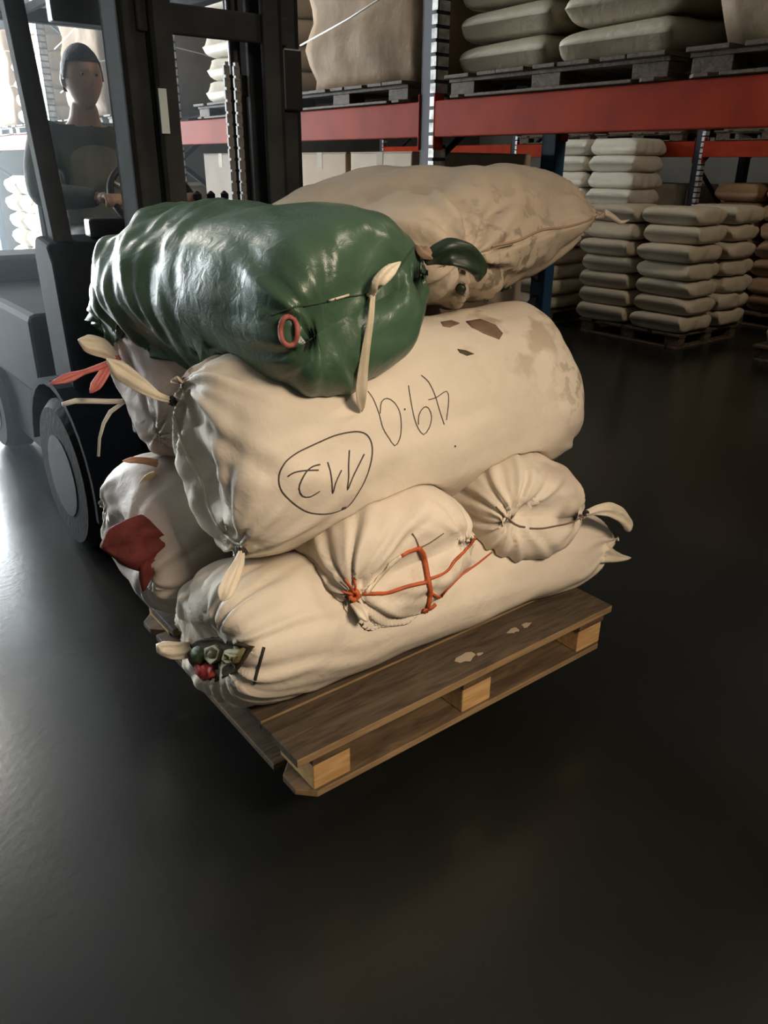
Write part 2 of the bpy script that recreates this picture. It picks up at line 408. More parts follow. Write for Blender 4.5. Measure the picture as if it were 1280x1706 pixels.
    # zip the two flat seam ends shut
    for i in (0, n - 1):
        for j in range(nth // 2):
            a_, b_ = i * nth + j, i * nth + j + 1; c_, d_ = i * nth + (nth - j) % nth, i * nth + (nth - j - 1) % nth
            if j == 0: faces.append((a_, b_, d_))
            elif j == nth // 2 - 1: faces.append((a_, b_, c_))
            else: faces.append((a_, b_, d_, c_))
    frame = dict(X=X, Y=Y, Z=Z, hl=hl, dimple=dimple, wid=wid, mid=(E0 + E1) / 2, sag=sag)
    return Q, faces, frame

TREES = []            # BVHs of the sacks already lying in the heap
def out_of(tree, p, loc, nor, gap):
    # pressed cloth slides off sideways or upwards, never out through the underside
    if nor.z < 0.1:
        l2, n2, i2, d2 = tree.ray_cast(p, Vector((0, 0, 1)))
        if l2 is not None: return l2 + Vector((0, 0, gap))
    return loc + nor * gap
def settle(Q, gap=0.004, iters=3, zmin=None, only=None):
    """a soft sack gives way where it presses on the ones already lying there"""
    Q = Q.copy(); Q0 = Q.copy(); nth = 120
    def press():
        for ti, (tree, tlo, thi, _f) in enumerate(TREES):
            msk = np.all((Q > tlo) & (Q < thi), axis=1)
            for k in np.nonzero(msk)[0]:
                p = Vector(Q[k]); loc, nor, idx, d = tree.find_nearest(p)
                if loc is not None and (p - loc).dot(nor) < gap and d < 0.3:
                    Q[k] = out_of(tree, p, loc, nor, gap)
    press()
    D = (Q - Q0).reshape(-1, nth, 3)
    for _ in range(6):
        P_ = np.concatenate([D[:1], D, D[-1:]], 0)
        D = 0.5 * D + 0.125 * (P_[:-2] + P_[2:] + np.roll(D, 1, 1) + np.roll(D, -1, 1))
    Q = Q0 + D.reshape(-1, 3)
    if zmin is not None:
        low = Q[:, 2] < zmin; Q[low, 2] = zmin + (Q[low, 2] - zmin) * 0.02
    for it in range(iters): press()
    return Q
def finish_sack(name, label, geo, m, group=None, zmin=None, do_settle=True, cat='sack', smooth_it=3):
    Q, faces, fr = geo
    if do_settle:
        Q0 = Q; Q = settle(Q, zmin=zmin)
        # leave no crossing cloth: ease the last crossing faces off the sacks below
        for it in range(40):
            mine = BVHTree.FromPolygons([Vector(q) for q in Q], faces); any_ = False
            for tree, tlo, thi, _f in TREES:
                for k in {v for fa, fb_ in mine.overlap(tree) for v in faces[fa]}:
                    loc, nor, idx, d = tree.find_nearest(Vector(Q[k])); Q[k] = np.array(Q[k]) + np.array(nor if nor.z > -0.3 else Vector((0, 0, 1))) * 0.004; any_ = True
            if not any_: break
        if zmin is not None: Q[:, 2] = np.maximum(Q[:, 2], zmin - 0.003)
    lo, hi = Q.min(0), Q.max(0); base = ((lo[0] + hi[0]) / 2, (lo[1] + hi[1]) / 2, lo[2])
    mb = MB(); mb.v = [tuple(q) for q in Q]; mb.f = faces
    o = mb.build(name, m, base=base, smooth=True); place(o, base); tag(o, label, cat, group)
    tree = BVHTree.FromPolygons([Vector(q) for q in Q], faces)
    # normals may point inwards: check
    TREES.append((tree, lo - 0.01, hi + 0.01, faces))
    o_info = dict(o=o, tree=tree, base=base, fr=fr)
    return o_info
def sfix(geo):
    """make all faces of the zipped tube point outwards for the settling test"""
    Q, faces, fr = geo
    vol = 0.0
    for f in faces:
        p = [Q[i] for i in f]
        for k in range(1, len(p) - 1): vol += np.dot(p[0], np.cross(p[k], p[k + 1]))
    bm = bmesh.new(); vs_ = [bm.verts.new(q) for q in Q]
    for f in faces: bm.faces.new([vs_[i] for i in f])
    bmesh.ops.recalc_face_normals(bm, faces=bm.faces); bm.verts.index_update()
    F2 = [tuple(v.index for v in f.verts) for f in bm.faces]
    v2 = bm.calc_volume(signed=True)
    if v2 < 0: F2 = [f[::-1] for f in F2]
    bm.free()
    return Q, F2, fr
def hit(s, px, py, lift=0.002):
    """the point of sack s seen at a place, a little above its cloth"""
    d = rayF(px, py); loc, nor, idx, dist = s['tree'].ray_cast(CAMF, d)
    if loc is None:
        # just off the outline: nearest cloth point
        best = None
        for t in np.linspace(1.0, 4.5, 90):
            q = CAMF + d * float(t); l2, n2, i2, dd = s['tree'].find_nearest(q)
            if best is None or dd < best[0]: best = (dd, l2, n2)
        loc, nor = best[1], best[2]
    if nor.dot(d) > 0: nor = -nor
    return loc + nor * lift, nor
def depth_at(px, py, bval):
    d = rayF(px, py); t = (bval - CAMF.y) / d.y; return CAMF + d * t
def on_axis(px, py, aval):
    d = rayF(px, py); t = (aval - CAMF.x) / d.x; return CAMF + d * t
def child_mesh(s, mb, name, m, label=None, smooth=True):
    o = mb.build(name, m, s['o'], base=s['base'], smooth=smooth)
    if label: o['label'] = label
    return o
def stroke(s, pts, r, mb=None, lift=0.0015, n=6, flat=0.5, step=0.012, close=False):
    """a line drawn on the cloth: follows the surface between the given places"""
    mb = mb or MB(); out = []
    P = list(pts) + ([pts[0]] if close else [])
    # catmull-rom through the pixels
    Q = []
    for i in range(len(P) - 1):
        p0 = P[max(i - 1, 0)]; p1 = P[i]; p2 = P[i + 1]; p3 = P[min(i + 2, len(P) - 1)]
        k = max(2, int(math.dist(p1, p2) / 6))
        for j in range(k):
            t = j / k
            Q.append(tuple(0.5 * ((2 * b_) + (-a_ + c_) * t + (2 * a_ - 5 * b_ + 4 * c_ - d_) * t * t + (-a_ + 3 * b_ - 3 * c_ + d_) * t ** 3) for a_, b_, c_, d_ in zip(p0, p1, p2, p3)))
    Q.append(P[-1])
    pos = []; nor = []
    for q in Q:
        l, nv = hit(s, q[0], q[1], lift)
        pos.append(l); nor.append(nv)
    mb.tube(pos, r, n=n, flat=flat, upv=nor)
    return mb
def tuft(mb, pts, ws, thick=0.006, nrm=(0, -1, 0.3), seed=0, folds=3):
    """a twisted end of cloth: a flat, pleated tube along pts with half widths ws"""
    pts = [Vector(p) for p in pts]
    # resample
    P = []; Wd = []
    for i in range(len(pts) - 1):
        for j in range(6):
            t = j / 6; P.append(pts[i].lerp(pts[i + 1], t)); Wd.append(ws[i] * (1 - t) + ws[i + 1] * t)
    P.append(pts[-1]); Wd.append(ws[-1])
    for k in range(3):
        P = [P[0]] + [(P[i - 1] + P[i] * 2 + P[i + 1]) / 4 for i in range(1, len(P) - 1)] + [P[-1]]
        Wd = [Wd[0]] + [(Wd[i - 1] + Wd[i] * 2 + Wd[i + 1]) / 4 for i in range(1, len(Wd) - 1)] + [Wd[-1]]
    # the loose end is rounded off, the other drawn together
    for i in range(len(P)):
        Wd[i] *= math.sqrt(max(0.02, min(1, (len(P) - 1 - i) / 4.0)))
    n = 20; vs_ = []
    for i, p in enumerate(P):
        d = (P[min(i + 1, len(P) - 1)] - P[max(i - 1, 0)]).normalized(); nv = Vector(nrm); nv = (nv - d * nv.dot(d)).normalized(); x = d.cross(nv)
        for j in range(n):
            t = 2 * math.pi * j / n
            u_ = math.cos(t); k_ = Wd[i] * u_
            h = min(1, Wd[i] / 0.006) * (thick * 0.8 + 0.08 * Wd[i]) * math.sin(t) + 0.32 * Wd[i] * math.sin(u_ * folds * 1.9 + seed + i * 0.18) * (1 - 0.6 * abs(u_))
            vs_.append(p + x * k_ + nv * h)
    fs = [(i * n + j, i * n + (j + 1) % n, (i + 1) * n + (j + 1) % n, (i + 1) * n + j) for i in range(len(P) - 1) for j in range(n)]
    fs += [tuple(range(n))[::-1], tuple(range((len(P) - 1) * n, len(P) * n))]
    mb.add(vs_, fs); return mb
def knot(mb, p, r, seed=0):
    p = Vector(p); rn = random.Random(seed)
    for k in range(3):
        ax = Vector((rn.uniform(-1, 1), rn.uniform(-1, 1), rn.uniform(-1, 1))).normalized(); x = ax.orthogonal().normalized(); y = ax.cross(x)
        mb.torus(r * 0.75, r * 0.42, 16, 8, (x, y, ax), p)
    return mb

BASE_W = (0.70, 0.62, 0.51)
BLACKTIE = mat('black_twine', (0.02, 0.018, 0.016), 0.7)
ORANGE = mat('orange_twine', (0.52, 0.10, 0.025), 0.6, var=0.3, vscale=30)
PINK = mat('pink_ribbon', (0.62, 0.17, 0.15), 0.5, var=0.25, vscale=30)
CREAM = mat('cream_sack_end', (0.72, 0.64, 0.50), 0.5, var=0.15, vscale=20, bump=0.3, bscale=50)
INK = mat('black_marker_ink', (0.06, 0.05, 0.045), 0.7)
THREAD = mat('brown_seam_thread', (0.16, 0.105, 0.07), 0.8)
REDCLOTH = mat('dark_red_cloth', (0.13, 0.030, 0.027), 0.8, var=0.4, vscale=20, spec=0.15, bump=0.6, bscale=25)
LEAF = mat('dark_green_leaf', (0.018, 0.035, 0.018), 0.45, var=0.4, vscale=20)
OLIVE = mat('olive_produce', (0.24, 0.21, 0.08), 0.7, var=0.6, vscale=16)
REDP = mat('red_produce', (0.46, 0.045, 0.035), 0.6, var=0.3, vscale=20)
DECK = Z0 + 0.128

# bottom front sack, lying along the front edge of the pallet
g7 = sfix(sack_geo((-0.085, 0.285, Z0 + 0.280), (1.125, 0.225, Z0 + 0.205), (-0.10, 1, -0.36), 0.200, 0.158, rend=0.17, dimple=0.012, seed=3, lump=0.013,
    gathers=((0, -0.45, 0.013, 0.20, 16), (0, 0.8, 0.008, 0.14, 10), (1, -0.6, 0.010, 0.12, 9)), nlong=0.005, taper=(1.06, 0.74), ears=((0.3, 0.6), (1.6, 0.6)), full=(0.5, 0.62)))
M7 = fabric('white_woven_cloth', BASE_W)
s7 = finish_sack('woven_sack', 'long white sack lying along the front edge of the pallet, split at one end', g7, M7, zmin=DECK + 0.006)
# bottom rear sack
g8 = sfix(sack_geo((-0.075, 0.72, Z0 + 0.345), (0.95, 0.72, Z0 + 0.33), (0, 1, 0.25), 0.215, 0.205, rend=0.16, dimple=0.02, seed=11, lump=0.016, gathers=((0, -0.6, 0.012, 0.16, 10), (0, 0.8, 0.010, 0.14, 9)), nlong=0.003))
M8 = fabric('shaded_woven_cloth', (0.48, 0.42, 0.37))  # white cloth darkened: the shade at this end is in the colour
s8 = finish_sack('woven_sack', 'bottom sack toned dark for shade with a dark red cloth poking from its end', g8, M8, zmin=DECK + 0.006)
# two short sacks with their tied ends to the front, on the bottom sack
g5 = sfix(sack_geo((0.40, 0.66, Z0 + 0.40), (0.345, 0.055, Z0 + 0.425), (1, 0.05, 0.16), 0.190, 0.150, rend=0.15, dimple=0.015, seed=5, lump=0.012, gathers=((1, -0.95, 0.016, 0.18, 12), (1, 0.85, 0.010, 0.12, 9)), full=(0.62, 0.46), nlong=0.004))
M5 = fabric('white_woven_cloth_front', BASE_W, stains=(((0.02, -0.33, 0.12), 0.16, (0.42, 0.33, 0.24), 0.5, 14),))
s5 = finish_sack('woven_sack', 'short white sack bound with orange twine, end on above the long bottom sack', g5, M5)
g6 = sfix(sack_geo((0.80, 0.66, Z0 + 0.40), (0.770, 0.055, Z0 + 0.428), (1, 0.0, -0.20), 0.165, 0.140, rend=0.14, dimple=0.008, seed=8, lump=0.012, gathers=((1, -0.75, 0.016, 0.15, 13), (1, 0.95, 0.009, 0.10, 9)), full=(0.62, 0.46), nlong=0.004))
M6 = fabric('white_woven_cloth_side', BASE_W, stains=(((0.03, -0.2, 0.30), 0.22, (0.40, 0.30, 0.25), 0.6, 5),))
s6 = finish_sack('woven_sack', 'short white sack with a loose ear flapping over the pallet corner', g6, M6)
# the big numbered sack and the one behind it
g2 = sfix(sack_geo((-0.01, 0.36, Z0 + 0.645), (1.05, 0.37, Z0 + 0.675), (-0.05, 0.50, 0.82), 0.225, 0.205, rend=0.17, dimple=0.045, seed=21, lump=0.013,
    gathers=((0, -0.95, 0.012, 0.22, 12), (0, 0.95, 0.014, 0.26, 12), (0, 0.0, 0.006, 0.12, 9), (1, -0.9, 0.010, 0.12, 8)), nlong=0.005, full=(0.55, 0.5), taper=(0.97, 1.03)))
M2 = fabric('white_woven_cloth_numbered', BASE_W, stains=(((0.30, 0.02, 0.40), 0.30, (0.34, 0.24, 0.15), 0.85, 9), ((0.46, -0.12, 0.27), 0.16, (0.20, 0.17, 0.10), 0.8, 34)))
s2 = finish_sack('woven_sack', 'big white sack with a number in a hand-drawn circle and 49.0 upside down', g2, M2)
g3 = sfix(sack_geo((0.025, 0.80, Z0 + 0.745), (0.98, 0.80, Z0 + 0.72), (0, 0.75, 0.66), 0.215, 0.20, rend=0.16, dimple=0.02, seed=31, lump=0.014, gathers=((0, 0.9, 0.012, 0.14, 9), (0, -0.9, 0.010, 0.14, 9)), nlong=0.003))
M3 = fabric('shaded_white_cloth', (0.46, 0.39, 0.34))  # darker copy of the white cloth, carrying the shade behind the front sack
s3 = finish_sack('woven_sack', 'white sack toned dark for shade behind the numbered one, pink ribbons tied at its end', g3, M3)
# on top: the green sack and the dirty cream one
g1 = sfix(sack_geo((0.180, 0.99, Z0 + 0.940), (0.305, 0.17, Z0 + 0.975), (1, 0.15, 0.28), 0.210, 0.185, rend=0.15, dimple=0.015, seed=41, lump=0.010,
    gathers=((1, -0.62, 0.012, 0.19, 10), (1, 0.85, 0.008, 0.12, 8), (0, 0.0, 0.010, 0.25, 9)), full=(1.0, 0.36), nlong=0.003, nring=0.020))
MG = fabric('green_woven_cloth', (0.060, 0.118, 0.072), rough=0.33, dirt=0.25, spec=0.5)
s1 = finish_sack('woven_sack', 'dark green sack on top of the heap', g1, MG)
g4 = sfix(sack_geo((0.80, 1.10, Z0 + 1.06), (0.955, 0.36, Z0 + 1.06), (1, 0.12, 0.13), 0.39, 0.155, rend=0.20, dimple=-0.02, seed=51, lump=0.020,
    gathers=((1, -0.75, 0.026, 0.26, 9), (1, 0.95, 0.012, 0.20, 8)), full=(0.9, 0.8), nlong=0.005, ears=((1, 1), (0.5, 1.8))))
M4 = fabric('dirty_cream_cloth', (0.56, 0.47, 0.36), dirt=0.25, stains=(((0.0, -0.40, 0.06), 0.34, (0.10, 0.085, 0.05), 0.75, 26), ((-0.25, -0.25, 0.28), 0.22, (0.30, 0.20, 0.13), 0.5, 8), ((0.1, 0.0, 0.30), 0.5, (0.36, 0.27, 0.18), 0.45, 5)))
s4 = finish_sack('woven_sack', 'dirty cream sack with earth stains on top of the heap beside the green one', g4, M4)

# ---- what is tied, sewn and written on the sacks
def Z(ox, oy, k, pts): return [(ox + x * k, oy + y * k) for x, y in pts]
k6 = 340 / 1280
num = [
    [(345, 440), (450, 395), (570, 373), (640, 390), (675, 450), (675, 540), (640, 660), (580, 770), (520, 845), (430, 880), (340, 888), (250, 865), (160, 800), (105, 730), (95, 650), (130, 570), (200, 510), (290, 465), (345, 440)],
    [(150, 655), (190, 630), (260, 618), (340, 615)], [(350, 580), (310, 590), (270, 620), (235, 680), (220, 730), (240, 775), (290, 780), (350, 745)],
    [(398, 565), (415, 620), (425, 690), (430, 760), (450, 690), (485, 615)], [(535, 490), (530, 580), (530, 660), (523, 738), (560, 650), (628, 515)],
]
wt = [
    [(650, 120), (685, 170), (720, 260), (745, 350), (780, 410), (818, 462), (850, 420), (860, 340), (850, 250), (815, 190), (770, 165), (735, 190), (728, 260)],
    [(905, 85), (920, 180), (940, 280), (965, 350), (1000, 392), (1035, 350), (1050, 280), (1030, 225), (1000, 222), (970, 270), (968, 330)],
    [(985, 20), (1030, 60), (1070, 140), (1100, 240), (1130, 330)], [(1030, 175), (1080, 160), (1145, 120), (1157, 180), (1143, 300)],
]
mb = MB()
for st in num: stroke(s2, Z(440, 620, k6, st), 0.0014, mb)
stroke(s2, Z(440, 620, k6, [(488, 852), (512, 848)]), 0.0035, mb)
child_mesh(s2, mb, 'handwriting', INK, 'circled number in black marker')
mb = MB()
for st in wt: stroke(s2, Z(440, 620, k6, st), 0.0010, mb)
for d in ((878, 232), (1194, 463)): stroke(s2, Z(440, 620, k6, [d, (d[0] + 7, d[1] + 2)]), 0.002, mb)
child_mesh(s2, mb, 'handwriting', INK, 'weight 49.0 in black marker')
def at_end(px, py, bv): return depth_at(px, py, bv)
# numbered sack: two tied ears
p, n_ = hit(s2, 283, 672, 0.004); mb = knot(MB(), p, 0.011, 2); child_mesh(s2, mb, 'tie', BLACKTIE)
q = p.y
mb = tuft(MB(), [p, at_end(262, 660, q + .005), at_end(240, 645, q + .01), at_end(205, 620, q + .015), at_end(178, 598, q + .02)], [0.007, 0.009, 0.016, 0.021, 0.013], seed=1)
child_mesh(s2, mb, 'ear', CREAM)
p, n_ = hit(s2, 405, 913, 0.004); mb = knot(MB(), p, 0.013, 3); child_mesh(s2, mb, 'tie', BLACKTIE); q = p.y
mb = tuft(MB(), [p, at_end(400, 935, q - .03), at_end(388, 962, q - .055), at_end(376, 985, q - .07), at_end(368, 1002, q - .075)], [0.006, 0.012, 0.017, 0.018, 0.013], seed=4)
child_mesh(s2, mb, 'ear', CREAM)
# the seam between its ears, sunk in the end of the sack
mb = stroke(s2, [(285, 680), (296, 715), (315, 765), (335, 800), (350, 850), (375, 890), (402, 910)], 0.0035, flat=0.6); child_mesh(s2, mb, 'end_seam', CREAM)
# shade-toned sack behind the numbered one: ear, ribbons, cords
p, n_ = hit(s3, 196, 606, 0.012); p = at_end(194, 598, p.y - .05); q = p.y
mb = knot(MB(), p, 0.010, 5); child_mesh(s3, mb, 'tie', PINK)
mb = tuft(MB(), [p, at_end(172, 580, q), at_end(150, 573, q), at_end(130, 566, q)], [0.010, 0.024, 0.024, 0.012], seed=2); child_mesh(s3, mb, 'ear', CREAM)
mb = tuft(MB(), [p, at_end(170, 610, q - .01), at_end(140, 620, q - .02), at_end(118, 628, q - .03), at_end(82, 640, q - .03)], [0.005, 0.008, 0.006, 0.012, 0.008], seed=3); child_mesh(s3, mb, 'ribbon', PINK, 'pink ribbon')
mb = tuft(MB(), [p, at_end(178, 615, q - .01), at_end(163, 638, q - .02), at_end(150, 655, q - .02)], [0.006, 0.012, 0.014, 0.010], seed=6); child_mesh(s3, mb, 'ribbon', PINK, 'pink ribbon')
p, n_ = hit(s3, 200, 672, 0.002); q = p.y
mb = MB(); mb.tube([p, at_end(180, 669, q), at_end(150, 668, q), at_end(125, 668, q), at_end(104, 674, q)], [0.006, 0.007, 0.007, 0.007, 0.006], 8); child_mesh(s3, mb, 'cord', mat('white_cord', (0.62, 0.60, 0.52), 0.6), 'white cord')
mb = MB(); mb.tube([p, at_end(184, 686, q), at_end(173, 705, q), at_end(166, 730, q), at_end(164, 760, q)], [0.005, 0.006, 0.005, 0.004, 0.004], 8); child_mesh(s3, mb, 'cord', MATS['white_cord'], 'white cord')
# shade-toned bottom sack: red cloth, rag of cream and an orange cord
p, n_ = hit(s8, 268, 905, -0.02); q = p.y
mb = tuft(MB(), [p, at_end(254, 904, q), at_end(238, 905, q + .01), at_end(215, 905, q + .02), at_end(190, 905, q + .03), at_end(168, 912, q + .03)], [0.022, 0.052, 0.070, 0.060, 0.042, 0.016], thick=0.022, seed=9, folds=4); child_mesh(s8, mb, 'cloth', REDCLOTH, 'dark red cloth')
mb = tuft(MB(), [at_end(255, 930, q - .01), at_end(245, 950, q - .01), at_end(238, 985, q)], [0.022, 0.020, 0.010], thick=0.01, seed=3); child_mesh(s8, mb, 'cloth', REDCLOTH, 'dark red cloth')
p, n_ = hit(s8, 262, 790, 0.0); q = p.y
mb = tuft(MB(), [p, at_end(252, 800, q), at_end(240, 820, q), at_end(226, 838, q)], [0.012, 0.020, 0.024, 0.012], thick=0.012, seed=5); child_mesh(s8, mb, 'ear', mat('yellow_cream_cloth', (0.62, 0.45, 0.24), 0.6, var=0.2))
mb = tuft(MB(), [at_end(262, 772, q), at_end(245, 768, q), at_end(225, 766, q), at_end(204, 768, q)], [0.010, 0.009, 0.008, 0.006], seed=2); child_mesh(s8, mb, 'ribbon', mat('peach_ribbon', (0.62, 0.33, 0.20), 0.5), 'peach ribbon')
# bottom front sack: gather, ear, tear with produce showing
p, n_ = hit(s7, 446, 1080, 0.0); 
mb = MB(); stroke(s7, [(440, 1078), (434, 1100), (428, 1122), (424, 1138)], 0.0032, mb, flat=0.8); child_mesh(s7, mb, 'tie', BLACKTIE)
p, n_ = hit(s7, 318, 1082, 0.0); q = p.y
mb = tuft(MB(), [p, at_end(305, 1084, q), at_end(288, 1084, q), at_end(272, 1080, q + .01), at_end(262, 1074, q + .01)], [0.018, 0.020, 0.020, 0.017, 0.010], thick=0.010, seed=7); child_mesh(s7, mb, 'ear', CREAM)
def patch(s, poly, lift, m, name, label, dome=0.0, n=7):
    """a piece lying on the cloth inside the outline poly"""
    cx = sum(p_[0] for p_ in poly) / len(poly); cy = sum(p_[1] for p_ in poly) / len(poly)
    k = len(poly); vs_ = []; 
    for j in range(n):
        f = (j + 1) / n
        for p_ in poly:
            l, nv = hit(s, cx + (p_[0] - cx) * f, cy + (p_[1] - cy) * f, lift + dome * math.sqrt(max(0, 1 - f * f))); vs_.append(l)
    c, nv = hit(s, cx, cy, lift + dome); vs_.append(c); ci = len(vs_) - 1
    low = []
    for p_ in poly: low.append(hit(s, p_[0], p_[1], -0.006)[0])
    fs = [(ci, i, (i + 1) % k) for i in range(k)] + [(j * k + i, (j + 1) * k + i, (j + 1) * k + (i + 1) % k, j * k + (i + 1) % k) for j in range(n - 1) for i in range(k)]
    o = len(vs_); vs_ += low; fs += [((n - 1) * k + i, o + i, o + (i + 1) % k, (n - 1) * k + (i + 1) % k) for i in range(k)]
    mb = MB(); mb.add(vs_, fs); return child_mesh(s, mb, name, m, label)
patch(s7, [(308, 1080), (330, 1066), (360, 1062), (395, 1070), (425, 1078), (412, 1096), (395, 1118), (360, 1135), (338, 1128), (318, 1105)], 0.004, mat('dark_split', (0.075, 0.06, 0.038), 0.9, spec=0.1, var=0.5, vscale=40), 'split', 'dark split in the cloth', n=14)
for poly, m_, nm, d in (([(318, 1085), (332, 1076), (346, 1082), (345, 1100), (332, 1106), (320, 1098)], mat('green_produce', (0.07, 0.10, 0.04), 0.7, var=0.4, vscale=25), 'produce', .012), ([(345, 1080), (362, 1074), (376, 1082), (372, 1100), (356, 1106), (344, 1096)], OLIVE, 'produce', .012), ([(378, 1082), (398, 1078), (414, 1086), (402, 1102), (386, 1108), (376, 1098)], OLIVE, 'produce', .010), ([(328, 1108), (342, 1102), (358, 1108), (360, 1124), (346, 1132), (332, 1124)], REDP, 'produce', .014)):
    patch(s7, poly, 0.007, m_, nm, 'red produce' if m_ is REDP else 'green produce', dome=d)
p, n_ = hit(s7, 1006, 918, -0.006); q = p.y
mb = tuft(MB(), [p, at_end(1022, 927, q), at_end(1038, 930, q), at_end(1052, 929, q)], [0.034, 0.020, 0.010, 0.004], thick=0.01, seed=3); child_mesh(s7, mb, 'ear', CREAM)
BROWNP = mat('brown_peel', (0.20, 0.13, 0.08), 0.7, var=0.3, vscale=20)
for poly, m_ in (([(776, 536), (800, 532), (826, 542), (838, 556), (832, 566), (806, 556), (786, 546)], BROWNP), ([(734, 537), (752, 534), (766, 539), (750, 546), (738, 544)], BROWNP), ([(762, 582), (776, 584), (790, 590), (778, 593), (766, 588)], mat('dark_peel', (0.06, 0.045, 0.025), 0.7))):
    patch(s2, poly, 0.0015, m_, 'peel_scrap', 'brown scrap stuck to the cloth', dome=0.002, n=4)
# sack bound with orange twine
k7 = 0.4375
p, n_ = hit(s5, 586, 990, 0.006); mb = knot(MB(), p, 0.013, 6)
for e in ((575, 965), (590, 962), (570, 985)): mb.tube([p, (p + depth_at(*e, p.y)) / 2 + n_ * .006, depth_at(*e, p.y)], 0.0025, 6)
child_mesh(s5, mb, 'twine', ORANGE, 'orange twine knot')
for pts, r in (([(150, 660), (240, 655), (330, 630), (390, 618)], 0.0042), ([(385, 612), (460, 575), (530, 500), (582, 440)], 0.0036), ([(352, 485), (375, 505), (392, 590), (402, 660), (385, 735)], 0.0062), ([(290, 515), (320, 498), (358, 487)], 0.005), ([(395, 738), (420, 744), (452, 742)], 0.005), ([(405, 655), (425, 668), (445, 668)], 0.0034)):
    mb = stroke(s5, Z(540, 700, k7, pts), r, lift=0.004, flat=0.7); child_mesh(s5, mb, 'twine', ORANGE, 'orange twine')
p, n_ = hit(s5, 733, 992, 0.004)
mb = MB(); mb.tube([p, depth_at(748, 978, p.y - .012), depth_at(770, 957, p.y - .016), depth_at(795, 940, p.y - .014), depth_at(820, 920, p.y - .010)], [.003, .003, .0028, .0026, .002], 6); child_mesh(s5, mb, 'twine', ORANGE, 'orange twine end')
mb = stroke(s5, Z(540, 700, k7, [(160, 655), (200, 605), (250, 550), (290, 515)]), 0.006, lift=0.004); child_mesh(s5, mb, 'hem', CREAM)
mb = MB()
for pts in ([(335, 430), (350, 455), (362, 485)], [(365, 485), (400, 468), (455, 430)], [(508, 450), (520, 470)]): stroke(s5, Z(540, 700, k7, pts), 0.0016, mb)
child_mesh(s5, mb, 'end_seam', THREAD)
p, n_ = hit(s5, 594, 998, 0.012)
mb = tuft(MB(), [p, depth_at(603, 1018, p.y - .035), depth_at(612, 1036, p.y - .05)], [0.008, 0.016, 0.012], seed=8); child_mesh(s5, mb, 'ear', CREAM)
# sack with the flapping ear
mb = stroke(s6, Z(540, 700, k7, [(655, 330), (690, 365), (730, 398), (780, 410), (830, 412), (880, 403), (930, 393), (970, 375), (1003, 345)]), 0.0022); child_mesh(s6, mb, 'end_seam', THREAD)
p, n_ = hit(s6, 979, 851, 0.002); q = p.y
mb = knot(MB(), p, 0.008, 4); child_mesh(s6, mb, 'tie', BLACKTIE)
mb = tuft(MB(), [p, at_end(995, 849, q - .005), at_end(1015, 848, q - .01), at_end(1036, 858, q - .015), at_end(1047, 872, q - .015), at_end(1048, 886, q - .015)], [0.008, 0.014, 0.020, 0.022, 0.020, 0.012], thick=0.007, seed=6); child_mesh(s6, mb, 'ear', CREAM)
# green sack: seam, pink ring, twine, strip of cloth hanging down
p, n_ = hit(s1, 482, 552, 0.006)
tx = Vector((0, 0, 1)) - n_ * n_.z; tx.normalize(); ty = n_.cross(tx)
mb = MB(); R_ = [(p + tx * (0.026 * math.cos(t)) + ty * (0.016 * math.sin(t)) + n_ * 0.006 * math.sin(3 * t)) for t in [i * 2 * math.pi / 20 for i in range(21)]]
mb.tube(R_, 0.005, 8); child_mesh(s1, mb, 'tie', mat('faded_red_twine', (0.35, 0.10, 0.08), 0.7), 'faded red loop of twine')
mb = stroke(s1, [(455, 525), (490, 512), (530, 505), (570, 495), (612, 488), (650, 462), (690, 412)], 0.002, flat=0.6); child_mesh(s1, mb, 'end_seam', mat('dark_green_thread', (0.025, 0.05, 0.03), 0.8))
mb = stroke(s1, [(546, 500), (562, 496), (580, 491)], 0.0026, lift=.003); child_mesh(s1, mb, 'twine', CREAM, 'pale twine')
p, n_ = hit(s1, 614, 488, 0.008)
mb = knot(MB(), p, 0.009, 9); child_mesh(s1, mb, 'twine', CREAM, 'pale twine knot')
mb = tuft(MB(), [p, at_end(628, 472, p.y - .03), at_end(645, 455, p.y - .035), at_end(668, 436, p.y - .03)], [0.006, 0.013, 0.014, 0.007], seed=2, folds=2); child_mesh(s1, mb, 'ear', CREAM)
STRIP = mat('pale_cloth_strip', (0.60, 0.52, 0.38), 0.55, var=0.2, vscale=30)
l2, n2 = hit(s2, 600, 688, 0.004)
q = p.y
mb = tuft(MB(), [p + n_ * .004, at_end(618, 530, q - .012), at_end(612, 570, q - .012), at_end(606, 615, q - .008), at_end(602, 655, (q + l2.y) / 2 - .02), l2 + n2 * .004], [0.006, 0.008, 0.010, 0.012, 0.014, 0.013], thick=0.003, seed=5, folds=1.5); child_mesh(s1, mb, 'strip', STRIP, 'pale strip of cloth hanging down')
p, n_ = hit(s1, 700, 412, 0.0); q = p.y
mb = tuft(MB(), [p, at_end(706, 418, q - .02), at_end(722, 432, q - .03)], [0.012, 0.016, 0.010], seed=4); child_mesh(s1, mb, 'ear', mat('brown_cloth', (0.25, 0.17, 0.11), 0.7))
mb = tuft(MB(), [at_end(708, 434, q - .01), at_end(728, 424, q - .03), at_end(752, 418, q - .05), at_end(780, 428, q - .06), at_end(800, 448, q - .06), at_end(796, 470, q - .055)], [0.012, 0.022, 0.030, 0.030, 0.024, 0.010], thick=0.008, seed=1, folds=2); child_mesh(s1, mb, 'flap', LEAF, 'dark green flap')
